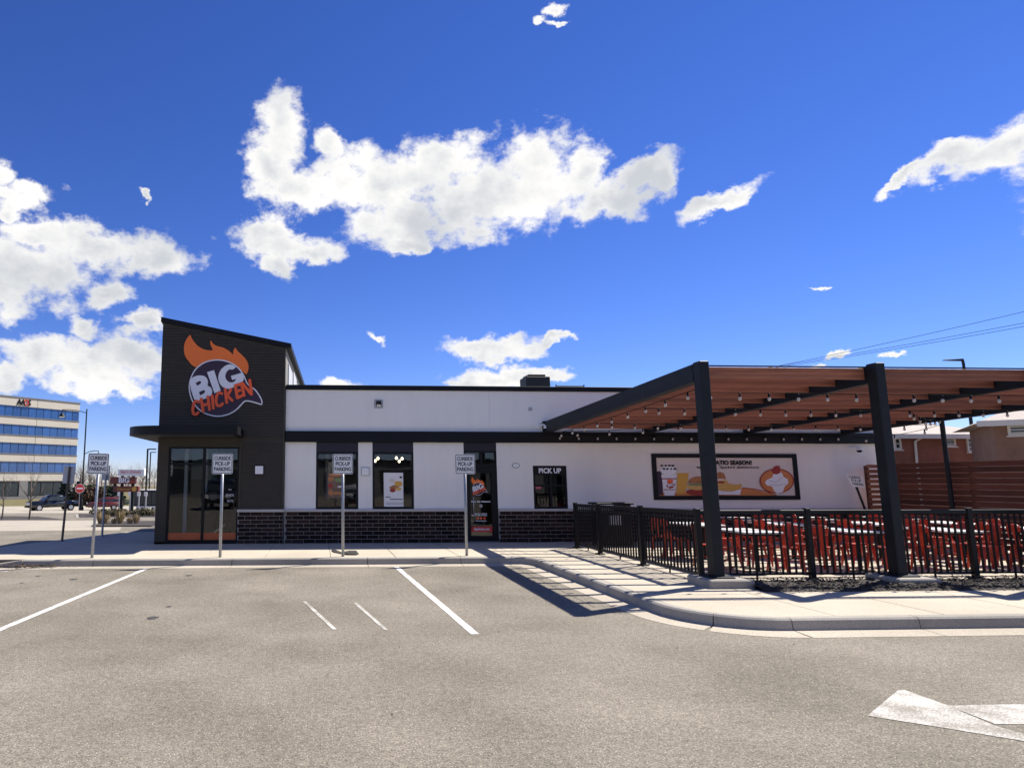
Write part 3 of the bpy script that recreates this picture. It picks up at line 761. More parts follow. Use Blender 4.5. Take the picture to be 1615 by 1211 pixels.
ob = MB(); ob.box((-4.12, FY - .012, .25), (-3.225, FY - .008, .44)); ob.box((-3.155, FY - .012, .25), (-2.27, FY - .008, .44)); ob.build('orange_band', ORANGEB, rest)
ob = MB(); ob.box((-4.47, TY, .15), (-2.22, FY + .12, .198)); ob.build('window_plinth', BLACK, rest)
# curved canopy
cn = [(-4.3, 22.4), (-5.12, 22.4), (-5.12, 18.6)] + arc(-4.12, 18.55, 1.0, 180, 270, 12) + [(-2.12, 17.55), (-2.12, TY - .02), (-4.47 - .01, TY - .02), (-4.47 - .01, 22.4)]
MB().prism(cn[1:], 3.05, 3.27).build('canopy', BLACK, rest)
sf = [(-5.0, 22.3), (-5.0, 18.6)] + arc(-4.12, 18.55, .88, 180, 270, 12) + [(-2.24, 17.67), (-2.24, TY - .03), (-4.5, TY - .03), (-4.5, 22.3)]
MB().prism(sf, 3.03, 3.049).build('canopy_soffit', mat('dark_soffit', (.03, .03, .032), .6), rest)
# interior
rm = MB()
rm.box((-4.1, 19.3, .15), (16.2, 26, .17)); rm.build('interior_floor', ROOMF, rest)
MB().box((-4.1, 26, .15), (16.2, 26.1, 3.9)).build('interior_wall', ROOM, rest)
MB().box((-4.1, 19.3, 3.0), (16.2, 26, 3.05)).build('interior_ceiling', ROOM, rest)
MB().bbox((-.5, 22.6, .17), (3.2, 23.2, 1.2), .02).build('interior_counter', ROOMW, rest)
MB().bbox((1.0, 25.7, 1.6), (3.6, 25.98, 2.2), .02).build('menu_board', ROOMW, rest)
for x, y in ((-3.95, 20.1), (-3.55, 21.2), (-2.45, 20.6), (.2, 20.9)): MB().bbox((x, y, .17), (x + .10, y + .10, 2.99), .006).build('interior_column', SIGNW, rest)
TEAL = mat('teal_reflection', (.22, .42, .42), .6, .1, 2)  # teal reflection in the top left pane, put in as a coloured panel
MB().box((-4.1, 22.0, 1.9), (-3.3, 22.05, 2.95)).build('teal_reflection_panel', TEAL, rest)
for x in (.0, .55, 1.7, 2.2): MB().bbox((x, 20.4, .85), (x + .34, 20.44, 1.32), .02).build('interior_chair_back', CHAIR if x > 1 else ROOMW, rest)
for x in (-.05, 1.6): MB().bbox((x, 19.75, .88), (x + 1.0, 20.3, .92), .01).build('interior_table', ROOMW, rest)
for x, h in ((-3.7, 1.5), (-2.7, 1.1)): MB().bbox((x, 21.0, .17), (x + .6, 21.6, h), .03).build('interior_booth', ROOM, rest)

# pendant lamps seen through the second window
i = 0
for x, y, dx in ((1.72, 20.6, 0), (2.50, 20.9, .0)):
    t = thing('pendant_lamp', 'lit pendant lamp cluster hanging %s inside the second shop window' % ('left' if i == 0 else 'right'), 'lamp', (x, y, 2.55), 0, 'pendant lamps inside')
    MB().tube([(0, 0, .45), (0, 0, .02)], .008, 6).build('cord', WIRE, t)
    for k, (ex, ez) in enumerate(((-.09, 0), (.09, -.02), (0, -.10))):
        MB().tube([(0, 0, .05), (ex, 0, ez + .05)], .007, 6).build('arm', WIRE, t)
        MB().lathe([(.004, -.045), (.03, -.03), (.04, 0), (.03, .03), (.01, .05)], (ex, 0, ez), 10).build('bulb', LIT, t, smooth=True)
    i += 1

# ---- signs, fittings and posters on the building
t = thing('logo_sign', 'round flaming BIG CHICKEN sign high on the dark corner tower', 'sign', (-2.6, TY, 3.6)); t.location = (0, 0, 0)
def T1(cx, cy):
    q = on_y(280 + cx / CR, 510 + cy / CR, TY - .03); return (q.x, q.z)
logo(T1, TY - .02, t, .018)
# small square light on the tower, box on the wall, flood light, vent cap, number plate, cameras
t = thing('wall_light', 'square white wall light on the dark tower siding', 'light', (0, 0, 0))
q = on_y(409, 741, TY); MB().bbox((q.x - .13, TY - .05, q.z - .13), (q.x + .13, TY - .016, q.z + .13), .01).build('light_frame', FRAME, t)
MB().bbox((q.x - .11, TY - .062, q.z - .11), (q.x + .11, TY - .051, q.z + .11), .008).build('lens', SIGNW, t)
t = thing('junction_box', 'flat grey box on white wall between the two shop windows', 'box', (0, 0, 0))
q = on_y(576, 743.5, FY); MB().bbox((q.x - .12, FY - .04, q.z - .12), (q.x + .12, FY, q.z + .12), .01).build('housing', GREYBOX, t)
MB().bbox((q.x - .10, FY - .048, q.z - .10), (q.x + .10, FY - .041, q.z + .10), .006).build('cover', ALU, t)
t = thing('flood_light', 'small square flood light high on the white wall', 'light', (0, 0, 0))
q = on_y(597, 637, FY); MB().bbox((q.x - .13, FY - .012, q.z - .13), (q.x + .13, FY, q.z + .13), .005).build('back_plate', GREYBOX, t)
MB().hexa([(q.x - .07, FY - .11, q.z - .02), (q.x + .07, FY - .11, q.z - .02), (q.x + .07, FY - .012, q.z - .07), (q.x - .07, FY - .012, q.z - .07), (q.x - .07, FY - .11, q.z + .04), (q.x + .07, FY - .11, q.z + .04), (q.x + .07, FY - .012, q.z + .09), (q.x - .07, FY - .012, q.z + .09)]).build('hood', BLACKP, t)
MB().quad((q.x - .055, FY - .106, q.z - .028), (q.x - .055, FY - .03, q.z - .068), (q.x + .055, FY - .03, q.z - .068), (q.x + .055, FY - .106, q.z - .028)).build('lens', SIGNW, t)
q = on_y(836, 645, FY); v = MB()
v.prism_y([(q.x + .06 * math.cos(a * .524), q.z + .06 * math.sin(a * .524)) for a in range(12)], FY - .03, FY)
tag(v.build('vent_cap', GREYBOX), 'small round grey vent cap high on white wall', 'vent')
q = on_y(813.5, 734, FY); t = thing('number_plate', 'small oval plate on white wall left of pick up window', 'sign')
ov = lambda rx, rz: [(q.x + rx * math.cos(a * .3142), q.z + rz * math.sin(a * .3142)) for a in range(20)]
MB().prism_y(ov(.11, .075), FY - .012, FY).build('rim', INK, t); MB().prism_y(ov(.098, .063), FY - .016, FY - .0121).build('plate', ALU, t)
def dome_cam(x, y, z, lab):
    t = thing('security_camera', lab, 'camera', (x, y, z))
    MB().bbox((-.06, -.02, -.06), (.06, 0, .06), .008).build('wall_plate', SIGNW, t)
    MB().tube([(0, -.02, .02), (.08, -.14, .03), (.14, -.18, 0)], .022, 8).build('arm', SIGNW, t, smooth=True)
    MB().lathe([(.01, .07), (.07, .06), (.085, 0), (.08, -.02)], (.14, -.18, -.06), 14).build('housing', SIGNW, t, smooth=True)
    MB().lathe([(.075, -.02), (.06, -.06), (.02, -.085)], (.14, -.18, -.06), 14).build('dome', INK, t, smooth=True)
q = on_y(1340, 706, FY); dome_cam(q.x, FY, q.z, 'white dome camera near right end of white wall')
q = on_y(852, 672, FY); dome_cam(q.x - .02, FY, q.z, 'white dome camera beside the low end of the pergola beam')

# posters in windows and the wall banner
def shape(loops, y, m, parent, name, th=.002, f=None):
    fx = f or (lambda x, yy: (on_y(x, yy, y).x, on_y(x, yy, y).z))
    return link(name, curve_mesh([[fx(*p_) for p_ in lp] for lp in loops], y - th / 2, th, m, name), parent)
def ell(cx, cy, rx, ry, n=20, wob=0.0, seed=1):
    r_ = random.Random(seed); return [(cx + rx * math.cos(2*math.pi*i/n) * (1 + r_.uniform(-wob, wob)), cy + ry * math.sin(2*math.pi*i/n) * (1 + r_.uniform(-wob, wob))) for i in range(n)]
def sub(o, ox, oy, sc): return lambda x, y: (on_y(ox + x / sc, oy + y / sc, FY).x, on_y(ox + x / sc, oy + y / sc, FY).z)
# window poster 1 (dark food picture) and 2 (white menu)
f6 = sub(0, 490, 690, 6.73)
y6 = FY + .045
t = thing('window_poster', 'brownish food poster behind glass of the first shop window', 'poster')
shape([[(180, 640), (365, 640), (360, 375), (180, 380)]], y6, mat('poster_brown', (.16, .10, .07), .6, .5, 7), t, 'sheet', f=f6)
for k, (cx, cy, rx, ry, m_) in enumerate(((215, 440, 30, 28, BUN), (210, 510, 26, 26, PRED), (215, 580, 28, 34, BUN), (320, 520, 34, 12, CREAM), (300, 450, 44, 22, PGREEN), (290, 590, 60, 16, BUN), (270, 395, 80, 12, PORANGE))):
    shape([ell(cx, cy, rx, ry, 16, .15, k)], y6 - .003 - .0004 * k, m_, t, 'printed_shape', f=f6)
t = thing('menu_poster', 'white menu poster with food picture in the second shop window', 'poster')
shape([[(780, 735), (988, 735), (982, 372), (776, 372)]], y6, mat('poster_white', (.80, .78, .76), .6, .04, 4), t, 'sheet', f=f6)
for k, (cx, cy, rx, ry, m_) in enumerate(((865, 455, 30, 24, CREAM), (935, 490, 42, 32, GOLD), (890, 530, 48, 24, BUN), (870, 560, 30, 22, PRED), (935, 545, 28, 18, FRY), (958, 420, 14, 10, INK))):
    shape([ell(cx, cy, rx, ry, 16, .18, k + 20)], y6 - .003 - .0004 * k, m_, t, 'printed_shape', f=f6)
for k, (a, b, yy) in enumerate(((795, 850, 630), (840, 980, 655), (800, 985, 690), (800, 985, 705))):
    shape([[(a, yy + 4), (b, yy + 4), (b, yy - 4), (a, yy - 4)]], y6 - .003, INK if k < 2 else GREYBOX, t, 'printed_line', f=f6)
# door decals
t = thing('door_decal', 'logo and web address decals on the glass door', 'decal')
f7 = sub(0, 720, 690, 6.726); yd = FY + .036
def T2(cx, cy):
    x = 160 + (cx - 75) / 945 * 170; y = 418 + (cy - 135) / 985 * 195; return f7(x, y)
logo(T2, yd, t, .0018)
def print_line(cx, cy, wd, ht, words, m_=SIGNW):
    """a line of print too small to read"""
    n_ = sum(words) + len(words) - 1; u_ = wd / n_; x_ = cx - wd / 2
    for w_ in words:
        for q_ in range(w_): shape([[(x_ + u_ * q_ + .1 * u_, cy + ht / 2), (x_ + u_ * q_ + .86 * u_, cy + ht / 2), (x_ + u_ * q_ + .9 * u_, cy - ht * (.5 if q_ == 0 else .3)), (x_ + u_ * q_ + .14 * u_, cy - ht * (.5 if q_ == 0 else .3))]], yd - .002, m_, t, 'print', f=f7)
        x_ += u_ * (w_ + 1)
print_line(262, 678, 205, 15, (4, 3, 8)); print_line(260, 806, 135, 10, (7, 6)); print_line(245, 824, 165, 11, (4, 2, 3, 8)); print_line(265, 882, 115, 9, (12,))
x, z = f7(262, 725); link('ring', curve_mesh([[(x + .042 * math.cos(a * .3142), z + .042 * math.sin(a * .3142)) for a in range(20)], [(x + .032 * math.cos(a * .3142), z + .032 * math.sin(a * .3142)) for a in range(20)], ], yd - .002, .002, SIGNW), t)
link('slash', curve_mesh([stroke([(x - .02, z - .02), (x + .02, z + .022)], .012)], yd - .0025, .002, SIGNW), t)
for k in range(3):
    shape([ell(228 + 36 * k, 855, 13, 12, 10, .1, k)], yd - .002, CHICK, t, 'icon', f=f7)
shape([[(150, 1000), (397, 1000), (396, 943), (149, 945)]], yd - .002, RED, t, 'red_strip', f=f7)
x, z = f7(270, 970); text('bigchicken.com', .088, SIGNW, (x, yd - .006, z), t, bold=.03, thick=.002, shear=.15, sx=.82)
# decal lettering on tower window
t = thing('window_lettering', 'white lettering decal on right pane of tower window', 'decal')
for k, (txt, yy, sz) in enumerate((('BIG', 772, .055), ('EVER', 781, .10), ('BITE', 790, .09))):
    q = on_y(363, yy, FY - .01); text(txt, sz, GREYBOX, (q.x, FY - .012, q.z), t, bold=.02, thick=.002)
# patio banner
t = thing('patio_banner', 'framed patio season food banner on the white wall behind the pergola', 'banner')
f8 = sub(0, 1015, 700, 6.21)
P00, P11 = f8(72, 93), f8(1530, 545); bx0, bx1, bz1, bz0 = 9.60, 13.95, 2.63, 1.31
fr = MB(); fw = .13
fr.bbox((bx0, FY - .045, bz0), (bx0 + fw, FY, bz1), .006).bbox((bx1 - fw, FY - .045, bz0), (bx1, FY, bz1), .006)
fr.bbox((bx0 + fw, FY - .045, bz0), (bx1 - fw, FY, bz0 + fw * .9), .006).bbox((bx0 + fw, FY - .045, bz1 - fw * .9), (bx1 - fw, FY, bz1), .006)
fr.build('banner_frame', BLACK, t)
MB().box((bx0 + fw, FY - .012, bz0 + .11), (bx1 - fw, FY - .001, bz1 - .11)).build('banner_sheet', CREAM, t)
yb = FY - .013; k = [0]
def b8(loops, m_, name='printed_shape'):
    k[0] += 1; return shape(loops, yb - .0005 * k[0], m_, t, name, .001, f8)
b8([[(130, 512), (1310, 512), (1220, 478), (1080, 445), (970, 428), (900, 470), (135, 478)]], PORANGE)
b8([stroke([(965, 428), (1080, 440), (1200, 465), (1305, 508)], 8)], PRED, 'printed_line')
b8([[(118, 500), (190, 500), (175, 260), (125, 270)]], PURPLE)
b8([[(205, 505), (300, 505), (322, 300), (170, 300)]], SIGNW); b8([ell(242, 262, 78, 42, 20, .1, 3)], SIGNW)
for q_ in range(14):
    b8([ell(175 + (q_ * 53) % 140, 212 + (q_ * 31) % 62, 13, 9, 8, .3, q_)], INK)
b8([[(176, 345), (320, 345), (321, 335), (174, 335)]], PRED); b8([[(196, 450), (307, 450), (308, 443), (195, 443)]], PRED)
b8([ell(262, 405, 40, 32, 14, .2, 9)], PRED); b8([ell(255, 365, 34, 18, 12, .3, 4)], CHICK)
xt, zt = f8(262, 402); text('BIG', .12, SIGNW, (xt, yb - .0005 * k[0] - .002, zt), t, bold=.04, thick=.001, rot=R(10))
b8([[(318, 482), (405, 482), (440, 285), (328, 285)]], GOLD); b8([[(328, 284), (440, 284), (446, 240), (326, 240)]], CREAM)
b8([ell(520, 470, 105, 34, 20, .06, 5)], PRED); b8([ell(515, 420, 98, 30, 20, .08, 6)], FRY); b8([[(430, 385), (440, 350), (480, 325), (530, 316), (585, 320), (620, 345), (625, 385)]], BUN); b8([ell(520, 398, 100, 10, 16, .1, 7)], PGREEN)
b8([[(690, 340), (700, 290), (740, 272), (780, 285), (800, 330), (795, 350)]], BUN); b8([ell(745, 360, 60, 20, 16, .1, 8)], CREAM)
b8([[(700, 470), (720, 360), (800, 350), (840, 395), (960, 400), (940, 455)]], FRY)
for q_ in range(9): b8([stroke([(760 + q_ * 20, 455), (775 + q_ * 21, 385 + (q_ * 17) % 22)], 9)], GOLD, 'printed_line')
b8([[(680, 495), (938, 497), (950, 440), (840, 470), (700, 450)]], SIGNW); b8([ell(745, 375, 48, 10, 12, .2, 10)], PRED)
b8([ell(1297, 362, 168, 122, 28)], PRED); b8([ell(1297, 362, 156, 112, 28)], PORANGE)
b8([[(1180, 380), (1200, 350), (1250, 330), (1270, 280), (1320, 255), (1350, 290), (1360, 320), (1405, 345), (1410, 385), (1375, 415), (1355, 470), (1300, 485), (1270, 460), (1250, 415), (1200, 405)]], SIGNW)
b8([stroke([(1215, 355), (1290, 375), (1350, 330)], 5)], GREYBOX, 'printed_line'); b8([stroke([(1230, 395), (1310, 405), (1385, 390)], 5)], GREYBOX, 'printed_line')
b8([ell(1290, 262, 44, 40, 14, .18, 13)], PRED); b8([ell(1305, 230, 26, 18, 12, .2, 14)], PRED)
yt = yb - .0005 * k[0] - .002
xt, zt = f8(815, 186); text("IT'S PATIO SEASON!", .165, INK, (xt, yt, zt), t, bold=.045, thick=.001, sx=1.0)
for s_, cx in (('Snack', 545), ('Tag us', 772)):
    xt, zt = f8(cx, 229); text(s_, .082, INK, (xt, yt, zt), t, bold=.03, thick=.001)
for q_ in range(3): b8([ell(823 + q_ * 27, 229, 9, 9, 10)], INK, 'icon')
xt, zt = f8(1015, 229); text('@bigchickenrestaurants', .074, INK, (xt, yt, zt), t, bold=.025, thick=.001, sx=.92)
# rooftop unit
t = thing('rooftop_unit', 'dark ribbed air handling unit on the flat roof', 'vent unit', (8.0, 24.2, 4.12))
a = on_y(825, 608, 24.2); b = on_y(862, 596, 24.2); wd = b.x - a.x
u = MB().bbox((-wd/2, -.4, 0), (wd/2, .4, b.z - 4.12), .03); t.location.x = (a.x + b.x) / 2; u.build('housing', BLACKP, t)
MB().bbox((-wd/2 + .1, -.35, b.z - 4.118), (wd/2 - .15, .35, b.z - 4.04), .02).build('lid', BLACK, t)
for q_ in range(6): MB().box((-wd/2 + .02, -.415, .2 + q_ * .16), (wd/2 - .02, -.401, .26 + q_ * .16)).build('louvre', BLACK, t)
t = thing('roof_pipe_rail', 'thin low pipe rail along the roof edge right of the vent unit', 'pipe')
a = on_y(877, 609, 22); b = on_y(921, 609, 22)
MB().tube([(a.x, 22, a.z), (b.x, 22, a.z)], .02, 6).build('pipe', BLACKP, t)
for x in (a.x, b.x): MB().tube([(x, 22, 4.12), (x, 22, a.z + .06)], .02, 6).build('support', BLACKP, t)

# ================================================================ curbside signs
def curbside(x, y, label, h=2.18, lean=0.0):
    t = thing('curbside_sign', label, 'sign', (x, y, SIDEWALK), 0, 'curbside pick-up signs')
    t.rotation_euler = (0, lean, 0)
    MB().tube([(0, .03, -.1), (0, .03, h)], .033, 10).build('post', GALV, t, smooth=True)
    def rr(w_, h_, r_, n=5):
        o_ = []
        for cx, cz, a0 in ((w_-r_, h_-r_, 0), (-w_+r_, h_-r_, 90), (-w_+r_, -h_+r_, 180), (w_-r_, -h_+r_, 270)):
            o_ += [(cx + r_ * math.cos(R(a0 + 90 * i / n)), cz + r_ * math.sin(R(a0 + 90 * i / n))) for i in range(n + 1)]
        return o_
    z = h - .18
    pl = MB().prism_y([(a, b + z) for a, b in rr(.235, .232, .035)], -.012, -.006).build('panel', ALU, t)
    bd = link('border', curve_mesh([[(a, b + z) for a, b in rr(.224, .221, .03)], [(a, b + z) for a, b in rr(.211, .208, .022)]], -.0135, .002, INK), t)
    for k, (s_, sx) in enumerate((('CURBSIDE', .66), ('PICK-UP', .74), ('PARKING', .74))):
        text(s_, .124, INK, (0, -.0135, z + .122 - k * .122), t, bold=.024, thick=.002, sx=sx)
    for dz in (-.15, .15): MB().prism_y([(.012 * math.cos(a * 1.047), z + dz + .012 * math.sin(a * 1.047)) for a in range(6)], -.02, -.0125).build('bolt', GALV, t)
    return t
for (px, py), lab, ln in (((144, 880), 'curbside pick-up parking sign farthest left, in front of the open lot', .02), ((347, 878.5), 'curbside pick-up parking sign in front of the tower glass', 0),
                      ((541, 877.5), 'curbside pick-up parking sign in front of the first shop window', -.005), ((739, 877.5), 'curbside pick-up parking sign in front of the glass door', 0)):
    q = on_z(px, py, SIDEWALK); curbside(q.x, 15.62, lab, 2.27, ln)

# ================================================================ pergola
FRONT, BACK = 11.1, 18.86
RX = [(6.60, 6.55), (9.76, 9.52), (12.92, 12.50), (16.08, 15.48)]        # x at front / at wall
def rtop(y): return 3.88 - (y - FRONT) * .045
perg = thing('pergola', 'black steel pergola with stained wooden slats over the patio', 'pergola')
for i, (xf, xb) in enumerate(RX):
    x = xf
    MB().bbox((x - .085, FRONT - .10, .29), (x + .085, FRONT + .119, rtop(FRONT) + .02), .012).build('post', BLACKP, perg)
    MB().bbox((x - .20, FRONT - .20, .28), (x + .20, FRONT + .20, .305), .006).build('base_plate', BLACKP, perg)
    ft = MB().bbox((x - .33, FRONT - .36, .0), (x + .42, FRONT + .34, .28), .02).build('footing', KERB, perg)
    y0, y1 = FRONT + .12, BACK
    hw = .09 if i == 0 else .06
    MB().hexa([(xf - hw, y0, rtop(y0) - .31), (xf + hw, y0, rtop(y0) - .31), (xb + hw, y1, rtop(y1) - .31), (xb - hw, y1, rtop(y1) - .31),
               (xf - hw, y0, rtop(y0)), (xf + hw, y0, rtop(y0)), (xb + hw, y1, rtop(y1)), (xb - hw, y1, rtop(y1))]).build('rafter', BLACKP, perg)
    MB().bbox((xb - hw - .03, BACK + .002, rtop(BACK) - .33), (xb + hw + .03, FY - .001, rtop(BACK) + .02), .006).build('wall_bracket', BLACKP, perg)
def slat3(h):
    """a slat with two grooves along its face"""
    m_ = MB().box((-h, -.014, -.098), (h, .014, .098))
    for a_, b_ in ((-.10, -.036), (-.031, .031), (.036, .10)): m_.bbox((-h, -.021, a_), (h, .021, b_), .004)
    return m_
for k in range(12):
    y = 11.30 + k * .66; tt = (y - FRONT) / (BACK - FRONT)
    for i in range(3):
        xa = RX[i][0] + (RX[i][1] - RX[i][0]) * tt + (.092 if i == 0 else .062); xb = RX[i+1][0] + (RX[i+1][1] - RX[i+1][0]) * tt - .062
        zt = rtop(y) - .03
        slat3((xb - xa)/2).build('slat', WOOD, perg).location = ((xa + xb)/2, y, zt - .10)
for i in range(3): MB().box((RX[i][0] + .09, FRONT + .125, rtop(FRONT) - .035), (RX[i+1][0] - .09, FRONT + .165, rtop(FRONT) - .015)).build('front_flashing', BLACKP, perg)

# ---- string lights
sock = MB().lathe([(.016, 0), (.016, -.05), (.022, -.07)], (0, 0, 0), 8).mesh('socket', INK, True)
blb = MB().lathe([(.014, -.07), (.027, -.095), (.029, -.115), (.018, -.138), (.004, -.145)], (0, 0, 0), 10).mesh('bulb', BULB, True)
def string(label, a, b, n, sag=.06, off=.5, drop=.05):
    t = thing('string_lights', label, 'string lights', (0, 0, 0), 0, 'festoon strings under the pergola')
    a, b = Vector(a), Vector(b); pt = lambda u: a.lerp(b, u) - Vector((0, 0, sag * 4 * u * (1 - u)))
    MB().tube([pt(i / 24) for i in range(25)], .007, 5).build('cable', WIRE, t)
    for i in range(n):
        q = pt((i + off) / n); s_ = link('socket', sock, t, loc=q); l_ = link('bulb', blb, t, loc=q)
string('festoon string hung under the left raking beam of the pergola', (6.78, 11.5, 3.50), (6.72, 18.7, 3.18), 9, .03)
string('festoon string nearest the front edge of the pergola', (6.72, 11.55, 3.43), (16.0, 11.55, 3.43), 17, .02)
string('festoon string in the middle of the pergola', (6.9, 13.75, 3.38), (15.8, 13.75, 3.38), 16, .03)
string('festoon string deep under the pergola towards the wall', (6.9, 16.1, 3.26), (15.6, 16.1, 3.26), 15, .04)
string('festoon string along the black band of the white wall', (6.6, 18.84, 3.16), (15.45, 18.84, 3.16), 16, .01)
string('festoon string running diagonally from the beam to the wall', (6.75, 18.3, 3.2), (9.4, 16.2, 3.24), 4, .03)
string('festoon string from pergola to the patio light pole', (12.9, 13.9, 3.35), (16.22, 16.6, 3.5), 6, .12)
string('festoon string from wall end to the patio light pole', (15.4, 18.6, 3.1), (16.22, 16.65, 3.3), 3, .10)
t = thing('patio_light_pole', 'slim black pole standing by the slatted wooden fence', 'pole', (16.28, 16.65, SIDEWALK))
MB().tube([(0, 0, 0), (0, 0, 3.55)], .055, 10).build('shaft', BLACKP, t); MB().bbox((-.13, -.13, 0), (.13, .13, .02), .004).build('base_plate', BLACKP, t)
MB().lathe([(.07, 3.551), (.07, 3.58), (.01, 3.61)], (0, 0, 0), 10).build('cap', BLACKP, t)

# ================================================================ patio railing
rail = thing('patio_railing', 'black metal railing with square pickets round the patio', 'railing')
RXL, RYF = 6.62, 11.6
def rz_side(y): return 1.27 + (17.24 - y) / (17.24 - RYF) * .08
def rail_post(x, y, top):
    MB().bbox((x - .045, y - .045, SIDEWALK), (x + .045, y + .045, top + .03), .006).build('post', RAILB, rail)
    MB().bbox((x - .09, y - .09, SIDEWALK), (x + .09, y + .09, SIDEWALK + .025), .006).build('foot', RAILB, rail)
side = [17.24, 15.81, 13.70, RYF]
for y in side: rail_post(RXL, y, rz_side(y))
front = [8.62, 10.12, 11.62, 13.12, 14.62, 16.2]
for x in front: rail_post(x, RYF, 1.35)
pick = {}
def picket(x, y, top):
    k = round(top, 2)
    if k not in pick: pick[k] = MB().box((-.0135, -.0135, .27), (.0135, .0135, k - .08)).mesh('picket', RAILB)
    link('picket', pick[k], rail, loc=(x, y, 0))
for a, b in zip(side[:-1], side[1:]):
    za, zb = rz_side(a), rz_side(b); A, B = a - .046, b + .046
    MB().bar((RXL, A, za - .04), (RXL, B, zb - .04), .06, .08).build('top_rail', RAILB, rail)
    MB().bar((RXL, A, .255), (RXL, B, .255), .03, .035).build('bottom_rail', RAILB, rail)
    MB().bar((RXL, A, za - .15), (RXL, B, zb - .15), .022, .025).build('mid_rail', RAILB, rail)
    n = int((A - B) / .122)
    for i in range(1, n + 1):
        y = A + (B - A) * i / (n + 1); picket(RXL, y, rz_side(y))
    MB().box((RXL - .012, (a + b)/2 - .012, SIDEWALK), (RXL + .012, (a + b)/2 + .012, .238)).build('support_foot', RAILB, rail)
xs = [RXL] + front
for a, b in zip(xs[:-1], xs[1:]):
    A, B = a + .046, b - .046
    MB().bbox((A, RYF - .03, 1.27), (B, RYF + .03, 1.35), .008).build('top_rail', RAILB, rail)
    MB().box((A, RYF - .015, .238), (B, RYF + .015, .273)).build('bottom_rail', RAILB, rail)
    MB().box((A, RYF - .011, 1.19), (B, RYF + .011, 1.215)).build('mid_rail', RAILB, rail)
    n = int((B - A) / .122)
    for i in range(1, n + 1): picket(A + (B - A) * i / (n + 1), RYF, 1.35)
    MB().box(((a + b)/2 - .012, RYF - .012, SIDEWALK), ((a + b)/2 + .012, RYF + .012, .238)).build('support_foot', RAILB, rail)

# ---- waste station behind the railing
q = on_y(934, 793, 17.9); q2 = on_y(991, 793, 17.9)
t = thing('waste_station', 'black waste bin cabinet with tray top behind the railing corner', 'bin', ((q.x + q2.x)/2, 17.9, SIDEWALK)); hw = (q2.x - q.x)/2
MB().bbox((-hw + .06, -.28, .03), (hw - .06, .28, .92), .015).build('cabinet', RAILB, t)
MB().bbox((-hw, -.32, 1.08), (hw, .32, 1.13), .01).build('tray_top', RAILB, t)
MB().bbox((hw - .30, -.27, .921), (hw - .06, .27, 1.079), .01).build('rear_support', RAILB, t)
for sx in (-1, 1):
    for sy in (-1, 1): MB().box((sx*(hw - .1) - .02, sy*.22 - .02, 0), (sx*(hw - .1) + .02, sy*.22 + .02, .03)).build('foot', RAILB, t)
for sx in (-1, 1): MB().box((-hw + .07, sx*.2 - .02, .921), (-hw + .11, sx*.2 + .02, 1.079)).build('tray_post', RAILB, t)
MB().bbox((-.18, -.292, .55), (.18, -.281, .80), .006).build('flap', GREYBOX, t)

# ================================================================ patio tables and chairs
def make_table():
    t = thing('patio_table', '', 'table', group='patio tables')
    MB().bbox((-.38, -.60, .72), (.38, .60, .755), .008).build('table_top', TABLE, t)
    fr_ = MB(); fr_.box((-.34, -.56, .685), (.34, -.52, .719)).box((-.34, .52, .685), (.34, .56, .719)).box((-.34, -.519, .685), (-.30, .519, .719)).box((.30, -.519, .685), (.34, .519, .719))
    fr_.build('apron', RAILB, t)
    for sy in (-.35, .35):
        MB().tube([(0, sy, .02), (0, sy, .70)], .03, 8).build('column', RAILB, t)
        MB().bbox((-.27, sy - .03, 0), (.27, sy + .03, .02), .006).build('base_foot', RAILB, t)
    return t
def make_chair():
    t = thing('patio_chair', '', 'chair', group='red metal patio chairs')
    s_ = MB(); bm = bmesh.new(); bmesh.ops.create_cube(bm, size=1)
    for v in bm.verts: v.co = Vector((v.co.x * .37, v.co.y * (.37 if v.co.x > 0 else .34), .445 + v.co.z * .03))
    bmesh.ops.bevel(bm, geom=list(bm.edges), offset=.013, segments=2, affect='EDGES'); s_.bm(bm); s_.build('seat', CHAIR, t)
    for sx in (-1, 1):
        for sy in (-1, 1):
            a = Vector((sx * .165, sy * .165, .432)); b = Vector((sx * .225, sy * .215, 0))
            l_ = MB(); d = .034
            l_.hexa([(b.x - d*.4, b.y - d*.4, 0), (b.x + d*.4, b.y - d*.4, 0), (b.x + d*.4, b.y + d*.4, 0), (b.x - d*.4, b.y + d*.4, 0), (a.x - d, a.y - d*.55, a.z), (a.x + d, a.y - d*.55, a.z), (a.x + d, a.y + d*.55, a.z), (a.x - d, a.y + d*.55, a.z)])
            l_.build('leg', CHAIR, t)
    MB().bar((-.19, -.19, .22), (.19, .19, .22), .012, .02).build('brace', CHAIR, t); MB().bar((-.19, .19, .205), (.19, -.19, .205), .012, .02).build('brace', CHAIR, t)
    fr_ = MB().tube([(-.17, -.17, .44), (-.20, -.175, .62), (-.235, -.165, .80), (-.245, -.11, .85), (-.25, 0, .86), (-.245, .11, .85), (-.235, .165, .80), (-.20, .175, .62), (-.17, .17, .44)], .0135, 8)
    fr_.build('back_frame', CHAIR, t, smooth=True)
    MB().hexa([(-.185, -.055, .455), (-.175, -.055, .455), (-.175, .055, .455), (-.185, .055, .455), (-.250, -.065, .85), (-.240, -.065, .85), (-.240, .065, .85), (-.250, .065, .85)]).build('back_slat', CHAIR, t)
    MB().hexa([(-.235, -.16, .72), (-.225, -.16, .72), (-.225, .16, .72), (-.235, .16, .72), (-.246, -.155, .82), (-.236, -.155, .82), (-.236, .155, .82), (-.246, .155, .82)]).build('back_panel', CHAIR, t)
    return t
tab0, ch0 = make_table(), make_chair()
first_t = first_c = True
ordn = ['first', 'second', 'third', 'fourth']
rngc = random.Random(11)
